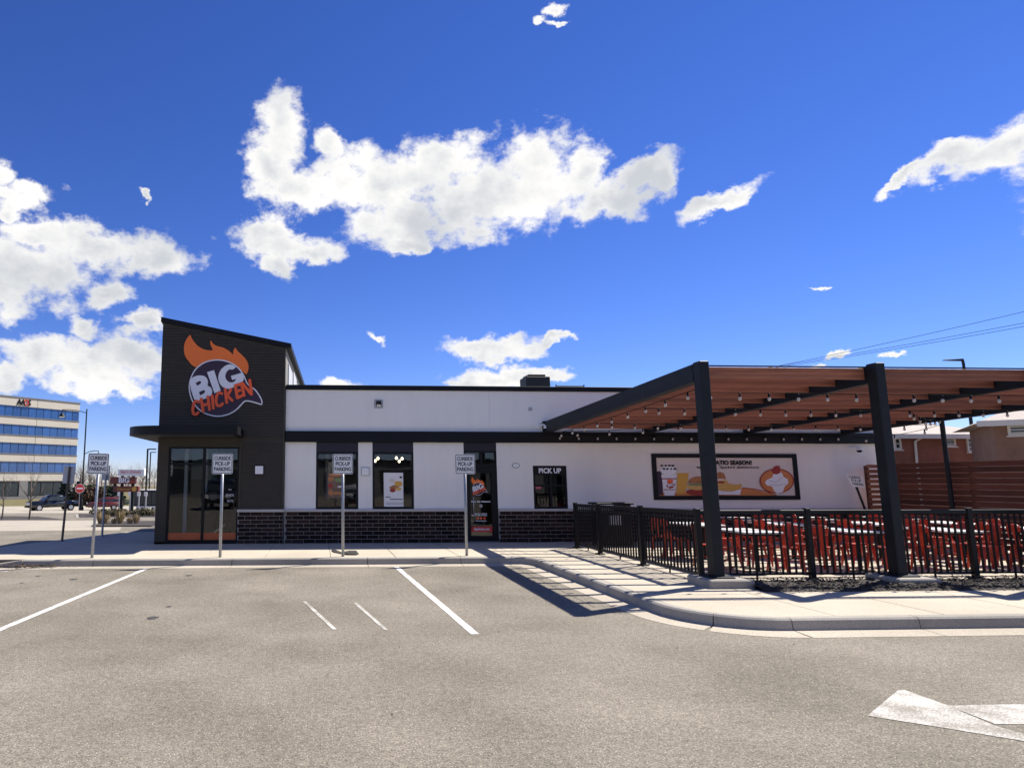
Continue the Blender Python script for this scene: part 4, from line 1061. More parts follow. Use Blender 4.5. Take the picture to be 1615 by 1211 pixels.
for r_, (ty, rn) in enumerate(((13.0, 'front'), (15.0, 'middle'), (17.0, 'back'))):
    for c_ in range(4):
        tx = 8.35 + c_ * 2.02 + (.12 if r_ == 1 else 0)
        if r_ == 2: tx += .5
        if r_ == 2 and c_ == 0: continue
        t = tab0 if first_t else copy_tree(tab0); first_t = False
        t.location = (tx, ty, SIDEWALK); t.rotation_euler = (0, 0, rngc.uniform(-.03, .03))
        t['label'] = 'pale topped patio table, %s from the walkway in the %s row' % (ordn[c_], rn)
        for sx, sn in ((-1, 'left'), (1, 'right')):
            for sy, yn in ((-1, 'near'), (1, 'far')):
                ch = ch0 if first_c else copy_tree(ch0); first_c = False
                ch.location = (tx + sx * rngc.uniform(.50, .66), ty + sy * .31 + rngc.uniform(-.05, .05), SIDEWALK)
                ch.rotation_euler = (0, 0, (0 if sx < 0 else math.pi) + rngc.uniform(-.45, .45))
                ch['label'] = 'red metal chair, %s side, %s seat, %s table of the %s row' % (sn, yn, ordn[c_], rn)

# ================================================================ wooden screen fence
fence = thing('slatted_fence', 'stained wooden fence of wide horizontal boards along the patio end', 'fence')
FX = 16.5; FT = 2.36
for y in (18.5, 16.3, 14.1, 11.9, 9.7): MB().bbox((FX + .03, y - .045, SIDEWALK), (FX + .12, y + .045, FT - .02), .006).build('post', WOODF, fence)
n = 15; ph = (FT - SIDEWALK - .05) / n
for y0, y1 in ((18.5, 16.3), (16.3, 14.1), (14.1, 11.9), (11.9, 9.7)):
    for k in range(n):
        z = SIDEWALK + .05 + k * ph; dx = (k % 2) * .022
        MB().bbox((-.012, -(y0 - y1)/2 + .003, 0), (.012, (y0 - y1)/2 - .003, ph - .018), .003).build('board', WOODF, fence).location = (FX + .012 - dx * .3 + rngc.uniform(-.003, .003), (y0 + y1)/2, z)
for x in (15.78, 16.42): MB().bbox((x - .045, 18.62, SIDEWALK), (x + .045, 18.71, FT - .08), .006).build('post', WOODF, fence)
for k in range(n):
    z = SIDEWALK + .05 + k * ph
    MB().bbox((-.36, -.012, 0), (.36, .012, ph - .045), .003).build('board', WOOD, fence).location = (16.10, 18.605, z)
# tilted sign near the fence
yq = 18.35; tl = lambda x, y: (on_y(x, y, yq).x, on_y(x, y, yq).z)
bs = on_y(1372, 810, yq)
t = thing('tilted_sign', 'white curbside sign leaning to the left before the wooden fence end', 'sign', (bs.x + .06, yq, SIDEWALK)); L0 = t.location.copy()
tp = on_y(1346, 752, yq)
MB().tube([(.1, .03, 0), (tp.x - L0.x, .03, tp.z - SIDEWALK)], .03, 8).build('post', BLACKP, t)
MB().prism_y([(x - L0.x, z - SIDEWALK) for x, z in (tl(1344, 767), tl(1364, 769), tl(1359, 750.5), tl(1334, 748))], -.012, 0).build('panel', ALU, t)
for k, (s_, cx, cy) in enumerate((('CURBSIDE', 1347.5, 752.8), ('PICK-UP', 1350, 758), ('PARKING', 1353, 763.5))):
    x, z = tl(cx, cy); text(s_, .10, INK, (x - L0.x, -.0135, z - SIDEWALK), t, bold=.015, thick=.002, rot=-R(5), sx=.78, shear=-.3)
# leftover of a person's shadow, modelled as a dark strip on the sidewalk
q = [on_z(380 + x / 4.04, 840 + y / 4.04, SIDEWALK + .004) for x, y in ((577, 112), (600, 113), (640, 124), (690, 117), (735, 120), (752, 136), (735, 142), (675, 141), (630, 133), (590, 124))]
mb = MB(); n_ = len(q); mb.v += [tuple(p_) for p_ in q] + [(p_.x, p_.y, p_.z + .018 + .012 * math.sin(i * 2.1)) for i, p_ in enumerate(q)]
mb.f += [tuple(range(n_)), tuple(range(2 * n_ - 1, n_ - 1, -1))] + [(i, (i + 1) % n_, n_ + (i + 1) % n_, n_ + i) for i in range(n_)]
tag(mb.build('shadow_remnant', mat('painted_shadow', (.03, .024, .02), .9, .4, 15)), 'dark shadow leftover, built as a strip, on the pale sidewalk before the windows', 'shadow_mark')

# ================================================================ left: signs near the drive lane
def back_sign(px_b, py_b, px_t, py_t, Y, label, w_=.45, h_=.6, front=False):
    b = on_y(px_b, py_b, Y); tp = on_y(px_t, py_t, Y); gz_ = SIDEWALK
    t = thing('traffic_sign', label, 'sign', (b.x, Y, gz_))
    dx, dz = tp.x - b.x, tp.z - gz_
    MB().tube([(0, 0, -.05), (dx, 0, dz)], .035, 8).build('post', POLEW if not front else GALV, t)
    p_ = MB().bbox((-w_/2, .04, -h_/2), (w_/2, .048, h_/2), .002).build('panel', GREYBOX, t)
    p_.location = (dx - .04, 0, dz - h_/2 + .02); p_.rotation_euler = (0, math.atan2(dx, dz), R(-22))
back_sign(98, 848, 110, 736, 19.9, 'leaning sign seen from behind at the edge of the lot', .42, .50)
back_sign(161, 842.5, 168, 735, 21.2, 'sign on a thin post standing behind the leftmost curbside sign', .30, .45, True)

# planting islands
def island(name, pts, kerb_h=.12, fill=MULCH):
    z = min(ground_z(p_[1]) for p_ in pts)
    o = MB().prism(pts, z - .4, z + kerb_h).build(name, KERB, kind='structure')
    c_ = Vector((sum(p_[0] for p_ in pts) / len(pts), sum(p_[1] for p_ in pts) / len(pts)))
    inn = [tuple(Vector(p_) + (c_ - Vector(p_)).normalized() * .35) for p_ in pts]
    MB().prism(inn, z + kerb_h - .05, z + kerb_h + .05).build('planting_soil', fill, o)
    return z + kerb_h + .05
def gp(x, y, Y): q = on_y(x, y, Y); return (q.x, Y)
zi = island('planting_island', [gp(-60, 820, 34.0), gp(150, 815, 36.5), gp(136, 812, 40), gp(60, 806, 46), gp(-60, 804, 47)])
zb = island('planting_bed', [gp(132, 826, 29.5), gp(300, 826, 29.5), gp(300, 820, 33.5), gp(160, 820, 33.5)])
zc = island('planting_strip', [gp(120, 808, 46), gp(300, 808, 46), gp(300, 803, 53), gp(120, 803, 53)])
sheet('paver_strip', [gp(196, 843, 21.9), gp(243, 836, 23.6), gp(275, 832, 26), gp(225, 836, 25)], PAVER, .008)
rng = random.Random(21)
gl_ = ['far left', 'second', 'third', 'fourth', 'tallest', 'sixth']
for i, (px, h_) in enumerate(((158, .55), (168, .42), (180, .26), (190, .6), (205, .3), (215, .42))):
    q = on_y(px, 815, 31.3); mb = MB()
    for k in range(90):
        a = rng.uniform(0, 6.28); r_ = rng.uniform(0, .10); l = h_ * rng.uniform(.5, 1.1); o_ = rng.uniform(.05, .38) * h_; w_ = .010
        bx_, by_ = r_ * math.cos(a), r_ * math.sin(a); tx, ty = bx_ + o_ * math.cos(a), by_ + o_ * math.sin(a)
        s_, c_ = math.sin(a) * w_, math.cos(a) * w_
        mb.quad((bx_ - s_, by_ + c_, -.03), (bx_ + s_, by_ - c_, -.03), ((bx_ + tx)/2 + s_, (by_ + ty)/2 - c_, l * .65), (tx, ty, l), ((bx_ + tx)/2 - s_, (by_ + ty)/2 + c_, l * .65))
    o = mb.build('grass_clump', STRAW); o.location = (q.x, 31.3, zb)
    tag(o, 'dry straw coloured grass clump, %s in the pale kerbed bed' % ('first from left', 'second from left', 'third from left', 'fourth from left', 'fifth from left', 'rightmost')[i], 'grass clump', 'dry grass clumps in the kerbed bed')

# ---- foliage and trees
def leafy(mb, n, c, r_, size, rng, flat=1.0, cone=False):
    for _ in range(n):
        while True:
            p_ = Vector((rng.uniform(-1, 1), rng.uniform(-1, 1), rng.uniform(-1, 1)))
            if p_.length <= 1 and rng.random() < .25 + p_.length: break
        if cone:
            u = rng.random() ** 1.5; rad = (1 - u) * rng.uniform(.5, 1) * (1 + .25 * math.sin(u * 40)); a = rng.uniform(0, 6.28)
            p_ = Vector((rad * math.cos(a), rad * math.sin(a), u * 2 - 1))
        q = Vector((c[0] + p_.x * r_[0], c[1] + p_.y * r_[1], c[2] + p_.z * r_[2]))
        a = Vector((rng.uniform(-1, 1), rng.uniform(-1, 1), rng.uniform(-.7, .7))).normalized() * size * rng.uniform(.5, 1.2)
        b = a.cross(Vector((rng.uniform(-1, 1), rng.uniform(-1, 1), rng.uniform(-1, 1)))).normalized() * size * .45
        mb.quad(q - a, q + b, q + a, q - b)
def branchy(mb, p, d, l, r_, depth, rng, n=5):
    pts = [p]; rad = [r_]; q = Vector(p); dd = Vector(d)
    for i in range(3):
        dd = (dd + Vector((rng.uniform(-.18, .18), rng.uniform(-.18, .18), rng.uniform(-.05, .12)))).normalized(); q = q + dd * l / 3; pts.append(q.copy()); rad.append(r_ * (1 - .2 * (i + 1)))
    mb.tube(pts, rad, n, cap=False)
    if depth == 0: return
    for k in range(3 if depth > 1 else 4):
        i = rng.choice((1, 2, 3, 3)); s_ = pts[i]
        nd = (dd + Vector((rng.uniform(-.9, .9), rng.uniform(-.9, .9), rng.uniform(-.1, .6)))).normalized()
        branchy(mb, s_, nd, l * rng.uniform(.55, .8), rad[i] * .62, depth - 1, rng, max(3, n - 1))
def bare_tree(px, py_b, py_t, Y, label, z=None):
    b = on_y(px, py_b, Y); tp = on_y(px, py_t, Y); zz = ground_z(Y) if z is None else z; h_ = tp.z - zz
    t = thing('bare_tree', label, 'tree', (b.x, Y, zz)); rg = random.Random(px)
    MB().tube([(0, 0, -.1), (.03, 0, h_ * .25), (-.02, .02, h_ * .45)], [h_ * .016, h_ * .012, h_ * .010], 7).build('trunk', BARK, t)
    cr = MB()
    for k in range(5): branchy(cr, Vector((0, .01, h_ * (.24 + .045 * k))), (rg.uniform(-.8, .8), rg.uniform(-.8, .8), rg.uniform(.5, 1.1)), h_ * .30, h_ * .0075, 3, rg, 4)
    branchy(cr, Vector((-.02, .02, h_ * .45)), (0, 0, 1), h_ * .34, h_ * .009, 3, rg, 4)
    cr.build('crown', BARK, t)
bare_tree(47, 806, 716, 42, 'bare young tree on the mulch island in front of the office block', zi)
bare_tree(4, 806, 735, 42.5, 'bare young tree at the left edge of the picture', zi)
# conifers and shrubs by the office
for i, (px, top, wd, Y, m_, lab, nm) in enumerate(((102, 748, 1.5, 104, CONIF, 'dark conifer before the right corner of the office block', 'conifer_tree'),
        (122, 760, 2.3, 108, CONIF, 'broad dark conifer left of the tall street lamp', 'conifer_tree'), (142, 764, 2.2, 106, SHRUB, 'olive green shrub right of the tall street lamp', 'shrub'),
        (152, 768, 1.6, 103, REDSHRUB, 'reddish shrub beside the olive green shrub', 'shrub'), (166, 766, 2.4, 108, SHRUB, 'green shrub behind the red car', 'shrub'),
        (180, 764, 2.4, 104, CONIF, 'dark conifer left of the stacked shop sign', 'conifer_tree'), (134, 769, 1.6, 102, REDSHRUB, 'small reddish shrub at the foot of the tall lamp', 'shrub'))):
    b = on_y(px, 790, Y); tp = on_y(px, top, Y); zz = -1.8; h_ = tp.z - zz; rg = random.Random(i + 50)
    t = thing(nm, lab, 'tree' if 'tree' in nm else 'shrub', (b.x, Y, zz))
    MB().tube([(0, 0, -.1), (0, 0, h_ * .5)], [.12, .06], 6).build('trunk' if 'tree' in nm else 'stem', BARK, t)
    cr = MB(); leafy(cr, 1500, (0, 0, h_ * .53), (wd, wd, h_ * .48), .28, rg, cone='tree' in nm); cr.build('crown', m_, t)
for i, (px, wd) in enumerate(((158, .8), (176, .9), (192, .7), (222, .8), (236, .9))):
    b = on_y(px, 806, 49.5); rg = random.Random(i + 80)
    t = thing('low_shrub', 'low brown shrub, %s from left in the strip below the stacked sign' % ('first', 'second', 'third', 'fourth', 'fifth')[i], 'shrub', (b.x, 49.5, zc), 0, 'low shrubs in the planting strip')
    MB().tube([(0, 0, -.05), (0, 0, .2)], [.04, .02], 5).build('stem', BARK, t)
    cr = MB(); leafy(cr, 420, (0, 0, .25), (wd, .5, .26), .09, rg); cr.build('crown', mat('low_shrub_%d' % i, (.10, .085, .04), .9, .4, 3), t)
# far bare wood
rg = random.Random(9); wd_ = MB()
for i in range(230):
    x = rg.uniform(-175, 40); y = rg.uniform(185, 250); h_ = rg.uniform(6.5, 10.5) * (y / 210)
    wd_.tube([(x, y, -1.9), (x + rg.uniform(-.3, .3), y, h_ * .5 - 1.8)], [.16, .09], 4, cap=False)
    for k in range(9): branchy(wd_, Vector((x, y, -1.8 + h_ * rg.uniform(.12, .55))), (rg.uniform(-.8, .8), rg.uniform(-.5, .5), rg.uniform(.5, 1.2)), h_ * .28, .07, 2, rg, 3)
wd_.build('far_wood', TWIG, kind='stuff')

# ================================================================ office block
Pl, Pr = on_y(0, 626, 130), on_y(126.5, 638, 143)
u = Vector((Pr.x - Pl.x, Pr.y - Pl.y)); ang = math.atan2(u.y, u.x)
of = thing('office_block', 'five storey pale office block with blue ribbon windows and AAOS lettering', 'building', (Pr.x, Pr.y, -1.8), ang)
OL = 46.0                                              # local x runs from -OL (left) to 0 (right corner), facade at local y = 0
zf = lambda z: z + 1.8
bands = [(14.1, 16.1), (10.6, 12.5), (7.0, 9.0), (3.4, 5.4)]
MB().box((-OL, .35, 0), (-.3, 26, zf(17.6))).build('core_wall', OFFD, of)
prev = 17.75
for z0, z1 in bands + [(-1.2, 1.7)]:
    for a in range(-5, 0):
        MB().bbox((a * OL/5 + .03, 0, zf(z1)), ((a + 1) * OL/5 - .03, .34, zf(prev)), .03).build('spandrel_panel', OFFC, of)
    MB().box((-OL, -.06, zf(z0) - .22), (0.02, .3, zf(z0) - .02)).build('dark_sill', OFFD, of)
    prev = z0 - .24
MB().box((-OL, -.05, 0), (.02, .34, zf(-1.22))).build('plinth', OFFD, of)
MB().box((-OL - .1, -.1, zf(17.752)), (.15, 26.2, zf(17.95))).build('roof_edge', OFFD, of)
MB().box((-.298, .35, 0), (.0, 26, zf(17.75))).build('end_wall', OFFC, of)
OFFG = mat('blue_office_glass', (.03, .10, .30), .06, .35, .35, spec=1.0, rand=.25)
pw = 1.55
gmesh = {}
for z0, z1 in bands:
    k = 0; x = -pw * 29
    while x < -.1:
        key = round(z1 - z0, 2)
        if key not in gmesh: gmesh[key] = MB().box((.05, .16, 0), (pw - .05, .24, z1 - z0 - .02)).mesh('pane', OFFG)
        link('pane', gmesh[key], of, loc=(x, 0, zf(z0))); x += pw
gw = MB().box((.08, .16, 0), (2.5, .24, 2.7)).mesh('pane', DARKWIN)
for i in range(12):
    x = -2.2 - 2.6 - i * 2.6 - (i // 3) * 1.8
    link('pane', gw, of, loc=(x, 0, zf(-1.1)))
    if i % 3 == 2: MB().box((x - 1.75, .02, zf(-1.2)), (x - .05, .34, zf(1.7))).build('pier', OFFD, of)
for i, (ch, px, m_) in enumerate((('A', 27, INK), ('A', 36.5, INK), ('O', 45, RED), ('S', 53, INK))):
    q = on_y(px, 631 + px * .07, 133.5); loc = Matrix.Rotation(-ang, 3, 'Z') @ (Vector((q.x, q.y, 0)) - Vector((Pr.x, Pr.y, 0)))
    text(ch, 1.65, m_, (loc.x, -.08, zf(16.85)), of, bold=.012, thick=.12, sx=.78)

# ================================================================ street lamps and other posts
def pipe_lamp(px, py_b, py_t, Y, label, arms, r_=.11, name='street_lamp'):
    b = on_y(px, py_b, Y); tp = on_y(px + 9 if name == 'street_lamp' else px, py_t, Y); z0 = ground_z(Y); h_ = tp.z - z0
    t = thing(name, label, 'lamp', (b.x, Y, z0))
    MB().lathe([(r_ * 2.6, 0), (r_ * 2.6, .3), (r_ * 2.0, .5), (r_ * 1.5, 1.2), (r_ * 1.1, 1.3)], (0, 0, 0), 10).build('base', BLACKP, t)
    MB().tube([(0, 0, .6), (0, 0, h_)], [r_, r_ * .7], 10).build('shaft', BLACKP, t)
    for dx, za, drop in arms:
        z = h_ - za
        MB().tube([(0, 0, z), (dx * .35, 0, z + .30), (dx * .75, 0, z + .42), (dx, 0, z + .40), (dx, 0, z + .15)], r_ * .45, 6).build('arm', BLACKP, t)
        MB().lathe([(.08, .15), (.10, 0), (.20, -.15), (.42, -.45), (.40, -.47)], (dx, 0, z), 12).build('lamp_head', BLACKP, t)
        MB().lathe([(.36, -.474), (.30, -.53), (.1, -.56)], (dx, 0, z), 10).build('lens', LAMPG, t)
pipe_lamp(128, 803, 645, 85.0, 'tall black street lamp with two curved arms beside the office', ((-3.0, .5, 0), (1.7, 5.6, 0)))
def shoebox_lamp(px, py_b, py_t, Y, label, dx):
    b = on_y(px, py_b, Y); tp = on_y(px, py_t, Y); z0 = ground_z(Y); h_ = tp.z - z0
    t = thing('parking_lot_lamp', label, 'lamp', (b.x, Y, z0))
    MB().lathe([(.3, 0), (.3, .6)], (0, 0, 0), 10).build('base', KERB, t)
    MB().tube([(0, 0, .6), (0, 0, h_)], .08, 8).build('shaft', BLACKP, t)
    MB().bbox((min(0, dx), -.14, h_ - .06), (max(0, dx), .14, h_ + .04), .02).build('lamp_head', BLACKP, t)
shoebox_lamp(229, 800, 708, 62, 'black parking lot lamp behind the stacked shop sign', .75)
shoebox_lamp(234, 798, 713, 90, 'farther thin parking lot lamp beside the nearer one', .7)
# do not enter sign
b = on_y(124, 803, 84); q = on_y(125, 770, 84); z0 = ground_z(84)
t = thing('no_entry_sign', 'round red and white no entry sign by the tall street lamp', 'sign', (b.x, 84, z0))
MB().tube([(0, .03, 0), (0, .03, q.z - z0 + .3)], .035, 8).build('post', GALV, t)
disc = lambda r_: [(r_ * math.cos(a * .2618), q.z - z0 + r_ * math.sin(a * .2618)) for a in range(24)]
MB().prism_y(disc(.56), -.01, 0).build('rim', SIGNW, t); MB().prism_y(disc(.52), -.014, -.0101).build('disc', RED, t)
MB().box((-.36, -.018, q.z - z0 - .09), (.36, -.0141, q.z - z0 + .09)).build('bar', SIGNW, t)

# monument sign
Y = 55.0; z0 = ground_z(Y); P = lambda x, y: on_y(x, y, Y)
t = thing('monument_sign', 'stacked shop sign with three panels on two dark posts', 'sign', (0, Y, z0)); t.location = (P(198, 800).x, Y, z0); ox = t.location.x
def panel(x0, y0, x1, y1, m_, nm='panel', d=.25):
    a, b = P(x0, y1), P(x1, y0); MB().bbox((a.x - ox, -d, a.z - z0), (b.x - ox, d, b.z - z0), .03).build(nm, m_, t); return ((a.x + b.x)/2 - ox, (a.z + b.z)/2 - z0)
panel(187, 739.5, 229, 750.5, ALU); panel(175, 752, 215, 763, MAROON); panel(180, 766.5, 220, 775.5, MAROON)
for px in (191, 208): a = P(px, 800); MB().box((a.x - ox - .11, -.09, 0), (a.x - ox + .11, .09, P(px, 745).z - z0)).build('post', BLACKP, t)
def ptext(s_, px, py, size, m_, **k_):
    a = P(px, py); text(s_, size, m_, (a.x - ox, -.256, a.z - z0), t, thick=.006, **k_)
ptext("Stan's Donuts", 207, 744, .34, RED, shear=.2, sx=.85, bold=.012)
ptext('BIG', 197, 757.5, .56, SIGNW, bold=.035); ptext('chicken', 209, 759.5, .20, CHICK, sx=.8)
ptext('Charcoal', 196, 771, .34, GOLD, shear=.25, sx=.85); a = P(213, 771)
MB().prism_y([(a.x - ox + .19 * math.cos(i * .4488), a.z - z0 + .19 * math.sin(i * .4488)) for i in range(14)], -.27, -.252).build('emblem', GOLD, t)
for i, px in enumerate((187, 204, 218, 229)):
    b = on_y(px, 808, 58); tp = on_y(px, 776, 58); z1 = ground_z(58)
    t = thing('marker_post', 'white topped grey marker post below the stacked sign, %s from left' % ('first', 'second', 'third', 'fourth')[i], 'post', (b.x, 58, z1), 0, 'white topped marker posts')
    MB().tube([(0, 0, 0), (0, 0, tp.z - z1)], .06, 8).build('shaft', GREYBOX, t); MB().bbox((-.13, -.14, tp.z - z1 - .32), (.13, -.07, tp.z - z1 + .02), .01).build('white_plate', SIGNW, t)

# ================================================================ vehicles
def wheel(t, x, y, r_=.40, w_=.26):
    o = MB(); s_ = 1 if y > 0 else -1
    k = 18; pts = [(r_ * math.cos(2*math.pi*i/k), r_ * math.sin(2*math.pi*i/k)) for i in range(k)]
    o.prism_y([(x + a, r_ + b) for a, b in pts], y - w_/2, y + w_/2); wh = o.build('wheel', TYRE, t)
    MB().prism_y([(x + a * .62, r_ + b * .62) for a, b in pts], y + s_ * w_/2 - (.0 if s_ > 0 else .02), y + s_ * w_/2 + (.02 if s_ > 0 else 0)).build('rim', CHROME, wh)
def vehicle(name, label, cat, X, Y, rz, paint, L_, W_, H_, truck):
    t = thing(name, label, cat, (X, Y, ground_z(Y)), rz); h = W_ / 2; f = L_ / 2
    def prof(pts, y0, y1): return MB().prism_y(pts, y0, y1)
    if truck: low = [(-f, .45), (f - .1, .42), (f, .6), (f, 1.0), (f - .15, 1.12), (f - 1.55, 1.2), (-f + 1.7, 1.18), (-f, 1.16)]
    else: low = [(-f, .4), (f - .1, .38), (f, .55), (f - .05, .85), (f - .9, 1.0), (-f + .1, 1.02), (-f, .9)]
    bm = bmesh.new(); k = len(low)
    v0 = [bm.verts.new((x, -h, z)) for x, z in low]; v1 = [bm.verts.new((x, h, z)) for x, z in low]
    bm.faces.new(v0); bm.faces.new(v1[::-1])
    for i in range(k): j = (i + 1) % k; bm.faces.new((v0[j], v0[i], v1[i], v1[j]))
    bmesh.ops.recalc_face_normals(bm, faces=bm.faces); bmesh.ops.bevel(bm, geom=list(bm.edges), offset=.06, segments=2, affect='EDGES')
    MB().bm(bm).build('body', paint, t, smooth=True)
    if truck: cab = [(-f + 1.75, 1.16), (f - 1.5, 1.18), (f - 2.25, H_ - .05), (f - 2.5, H_), (-f + 2.1, H_), (-f + 1.85, H_ - .1)]
    else: cab = [(-f + .1, .98), (f - 1.05, .98), (f - 1.8, H_ - .06), (f - 2.1, H_), (-f + .55, H_), (-f + .3, H_ - .1)]
    ins = .12; bm = bmesh.new(); k = len(cab); zt = H_
    v0 = [bm.verts.new((x, -h + .04 + (ins if z > 1.3 else 0), z)) for x, z in cab]; v1 = [bm.verts.new((x, h - .04 - (ins if z > 1.3 else 0), z)) for x, z in cab]
    bm.faces.new(v0); bm.faces.new(v1[::-1])
    for i in range(k): j = (i + 1) % k; bm.faces.new((v0[j], v0[i], v1[i], v1[j]))
    bmesh.ops.recalc_face_normals(bm, faces=bm.faces); bmesh.ops.bevel(bm, geom=list(bm.edges), offset=.04, segments=2, affect='EDGES')
    MB().bm(bm).build('cab', paint, t, smooth=True)
    # glazing
    za, zb = 1.22 if truck else 1.04, H_ - .12
    xs0 = cab[1][0] - .12; xs1 = cab[2][0] - .02
    for s_ in (-1, 1):
        ya, yb = s_ * (h - .035), s_ * (h - .155)
        xr0, xr1 = (cab[0][0] + .12, cab[5][0] + .12)
        mid = (xs0 + xr0) / 2 - .1
        for xa, xb, xc, xd in ((mid + .05, xs0 - .15, xs1 - .05, mid + .05), (xr0 + .05, mid - .05, mid - .05, xr1 + .05)):
            MB().quad((xa, ya + s_ * .004, za), (xb, ya + s_ * .004, za), (xc, yb + s_ * .006, zb), (xd, yb + s_ * .006, zb)).build('side_window', DARKWIN, t)
    q = .02; MB().quad((cab[1][0] + q, -h + .15, za), (cab[1][0] + q, h - .15, za), (cab[2][0] + q + .03, h - .26, zb), (cab[2][0] + q + .03, -h + .26, zb)).build('windscreen', DARKWIN, t)
    MB().quad((cab[0][0] - .012, -h + .2, za + .05), (cab[0][0] - .012, h - .2, za + .05), (cab[5][0] - .02, h - .28, zb), (cab[5][0] - .02, -h + .28, zb)).build('rear_window', DARKWIN, t)
    for s_ in (-1, 1):
        MB().bbox((f - .06, s_ * (h - .3) - .18, .78), (f + .02, s_ * (h - .3) + .18, .98), .02).build('headlight', LAMPG, t)
        MB().bbox((-f - .02, s_ * (h - .16) - .1, .75), (-f + .05, s_ * (h - .16) + .1, 1.0), .02).build('tail_light', RED, t)
        MB().bbox((cab[1][0] - .35, s_ * (h + .1) - .1, 1.15), (cab[1][0] - .2, s_ * (h + .1) + .1, 1.32), .02).build('mirror', paint, t)
        for xx in (f - .95, -f + 1.05): wheel(t, xx, s_ * (h - .12), .40 if truck else .34)
    MB().bbox((f - .03, -h + .55, .7), (f + .025, h - .55, 1.0), .02).build('grille', CHROME if truck else INK, t)
    MB().bbox((f - .05, -h + .05, .42), (f + .09, h - .05, .62), .03).build('front_bumper', INK, t); MB().bbox((-f - .08, -h + .05, .42), (-f + .04, h - .05, .62), .03).build('rear_bumper', INK, t)
    return t
q = on_y(83, 800, 84); vehicle('pickup_truck', 'black pickup truck parked before the office block', 'truck', q.x, 84, R(222), TRUCKB, 5.7, 1.98, 1.92, True)
q = on_y(165, 795, 86); vehicle('parked_car', 'dark red hatchback parked behind the sign posts', 'car', q.x, 86, R(200), REDCAR, 4.2, 1.8, 1.58, False)
# dark trailer beside the tower
a, b = on_y(212, 772, 66), on_y(262, 772, 66); z0 = ground_z(66)
t = thing('dark_trailer', 'long dark box trailer with pale roof edge beside the tower corner', 'trailer', ((a.x + b.x)/2, 66, z0)); hw = (b.x - a.x)/2; zt = on_y(230, 773, 66).z - z0; zb_ = .55
MB().bbox((-hw, -1.1, zb_ + .1), (hw, 1.1, zt), .05).build('box_body', BLACKP, t); MB().bbox((-hw + .6, -1.14, zt + .001), (hw + .05, 1.14, zt + .08), .02).build('roof_edge', ALU, t)
MB().box((-hw + .5, -1.13, zb_), (hw, -1.101, zb_ + .12)).build('skirt_rail', ALU, t)
for i in range(5): MB().box((-hw + .15 + i * hw * .4, -1.108, zb_ + .25), (-hw + .35 + i * hw * .4 + hw * .22, -1.1005, zt - .15)).build('side_panel', DARKWIN, t)
for x in (-hw * .45, hw * .5):
    for s_ in (-1, 1): wheel(t, x, s_ * .95, .34, .2)

# ================================================================ right: houses, lamp and wires beyond the fence
def house(name, label, Y, px0, px1, py_eave, py_ridge, brick, wins, over=.45, depth=9, ridge_in=1.0, rz=0.0):
    a = on_y(px0, py_eave, Y); ux = Vector((math.cos(rz), math.sin(rz), 0)); nn = Vector((-math.sin(rz), math.cos(rz), 0))
    def hit(x, y):                                     # point of the facade seen at a pixel, along the facade and in height
        d = ray(x, y); q = CP + d * ((a - CP).dot(nn) / d.dot(nn)); return (q - a).dot(ux), q.z
    wd = hit(px1, py_eave)[0]; z0 = ground_z(Y); ze = a.z - z0; zr = on_y(px0, py_ridge, Y + depth/2).z - z0
    t = thing(name, label, 'house', (a.x, Y, z0), rz)
    MB().box((0, 0, 0), (wd, depth, ze)).build('wall', brick, t)
    rp = MB().hexa([(-over, -over, ze + .02), (wd + over, -over, ze + .02), (wd + over, depth + over, ze + .02), (-over, depth + over, ze + .02),
                    (ridge_in, depth/2 - .05, zr), (wd - ridge_in, depth/2 - .05, zr), (wd - ridge_in, depth/2 + .05, zr), (ridge_in, depth/2 + .05, zr)]); rp.build('roof', SHINGLE, t)
    MB().box((-over - .02, -over - .03, ze - .14), (wd + over + .02, -over, ze + .10)).build('fascia', TRIM, t)
    MB().box((-over, -over + .001, ze - .02), (wd + over, -.001, ze + .015)).build('soffit', TRIM, t)
    for (x0, y0, x1, y1, nx, nz) in wins:
        (xa, za), (xb, zb) = hit(x0, y1), hit(x1, y0); za -= z0; zb -= z0; w_ = .09
        wn = MB()
        wn.box((xa, -.07, za), (xb, .0, za + w_)).box((xa, -.07, zb - w_), (xb, .0, zb)).box((xa, -.07, za + w_), (xa + w_, .0, zb - w_)).box((xb - w_, -.07, za + w_), (xb, .0, zb - w_))
        for i in range(1, nx): xm = xa + (xb - xa) * i / nx; wn.box((xm - .04, -.06, za + w_), (xm + .04, -.001, zb - w_))
        fr = wn.build('window', TRIM, t)
        MB().box((xa + w_, -.03, za + w_), (xb - w_, -.005, zb - w_)).build('pane', DARKWIN, fr)
        for i in range(1, nz): zm = za + (zb - za) * i / nz; MB().box((xa + w_, -.05, zm - .02), (xb - w_, -.031, zm + .02)).build('glazing_bar', TRIM, fr)
        MB().box((xa - .06, -.12, za - .06), (xb + .06, -.001, za - .002)).build('sill', TRIM, fr)
    return t, a, z0
t, a, z0 = house('brick_house', 'low red brick house with pale roof seen over the wooden fence', 34.0, 1405, 1600, 688, 667, REDB,
                 ((1410, 690, 1419, 709, 1, 2), (1487, 690, 1505, 704, 1, 3), (1525.5, 690, 1546, 713, 2, 3)))
q = [on_y(x, y, 33.9) for x, y in ((1453, 688), (1444, 696), (1447, 732))]
MB().tube([(p_.x - a.x, -.30 if i == 0 else -.08, p_.z - z0) for i, p_ in enumerate(q)] + [(q[2].x - a.x, -.08, .0)], .06, 8).build('downpipe', TRIM, t)
house('tan_brick_house', 'nearer tan brick house at the right edge behind the fence', 27.0, 1567, 1800, 668, 650, REDB2, ((1590, 668, 1622, 687, 1, 4),), over=.6, depth=6, rz=R(-38))
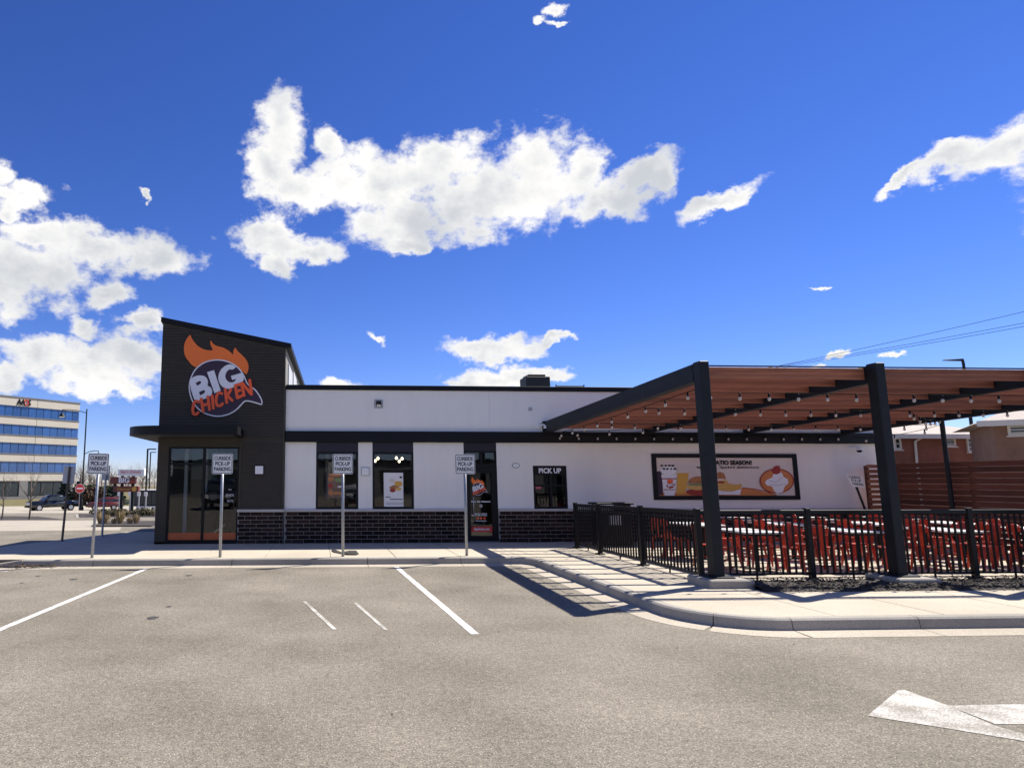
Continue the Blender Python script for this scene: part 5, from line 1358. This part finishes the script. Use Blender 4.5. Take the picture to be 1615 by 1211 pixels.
# street light over the pergola
Y = 46.0; b = on_y(1536, 700, Y); tp = on_y(1536, 567, Y); z0 = ground_z(Y); h_ = tp.z - z0; l_ = (tp.x - on_y(1505, 567, Y).x)
t = thing('cobra_street_light', 'dark cobra head street light rising above the pergola roof', 'lamp', (b.x, Y, z0))
MB().tube([(0, 0, 0), (0, 0, h_ - .25), (-.04, 0, h_ - .05)], [.13, .09, .085], 8).build('shaft', BLACKP, t)
MB().hexa([(-l_, -.12, h_ - .1), (0, -.1, h_ - .12), (0, .1, h_ - .12), (-l_, .12, h_ - .1), (-l_ * .95, -.08, h_ - .04), (-.02, -.08, h_ + .05), (-.02, .08, h_ + .05), (-l_ * .95, .08, h_ - .04)]).build('lamp_head', BLACKP, t)
# utility poles and wires
WA = [on_y(1180, 589, 62), on_y(1180, 585.5, 62), on_y(1180, 587, 62)]
WB = [on_y(1900, 422, 40), on_y(1900, 453, 40), on_y(1900, 461, 40)]
labs = ('highest thin power line across the sky over the pergola', 'upper of the two close power lines over the pergola', 'lower of the two close power lines over the pergola')
WA = [on_y(1180, 586.6, 62), on_y(1180, 584.4, 62), on_y(1180, 586, 62)]
for i in range(3):
    d = WB[i] - WA[i]; tag(MB().tube([WA[i] + d * (k / 20) - Vector((0, 0, .25 * 4 * (k/20) * (1 - k/20))) for k in range(21)], .018, 5).build('power_line', WIRE), labs[i], 'wire', 'power lines')
for P_, lab in ((WA, 'utility pole standing far behind the restaurant roof'), (WB, 'utility pole holding the power lines beyond the right edge')):
    c_ = sum(P_, Vector()) / 3; z0 = ground_z(c_.y); top = max(p_.z for p_ in P_)
    t = thing('utility_pole', lab, 'pole', (c_.x, c_.y + .2, z0))
    MB().tube([(0, 0, 0), (0, 0, top - z0 - .05)], [.17, .12], 8).build('shaft', POLEW, t); MB().box((-.9, -.16, top - z0 - .45), (.9, -.05 - .07, top - z0 - .33)).build('crossarm', POLEW, t)

# ================================================================ behind the camera: what the shop glass mirrors
t = thing('dark_shop_row', 'long dark brick shop row across the lot, mirrored in the shop glass', 'building', (0, -36, 0))
MB().box((-45, -12, 0), (45, 0, 3.8)).build('wall', OFFD, t); MB().box((-45.2, -12.2, 3.801), (45.2, .2, 4.1)).build('parapet', BLACKP, t)
for i in range(14): MB().box((-42 + i * 6.1, .002, .5), (-38.2 + i * 6.1, .05, 3.0)).build('shop_window', DARKWIN, t)
for i, (x, y, rz, m_, tr, lab) in enumerate(((-6.5, -8, 88, TRUCKB, True, 'black pickup parked across the lot, mirrored in the tower glass'), (-3.2, -8.4, 91, REDCAR, False, 'red car parked across the lot, mirrored in the tower glass'),
        (2.6, -8.2, 90, GREYBOX, False, 'grey car parked across the lot, mirrored in the shop windows'), (8.6, -8, 89, TRUCKB, False, 'black car parked across the lot, mirrored in the pick up window'))):
    vehicle('parked_car' if not tr else 'pickup_truck', lab, 'car' if not tr else 'truck', x, y, R(rz), m_, 5.6 if tr else 4.4, 1.95 if tr else 1.82, 1.9 if tr else 1.5, tr)
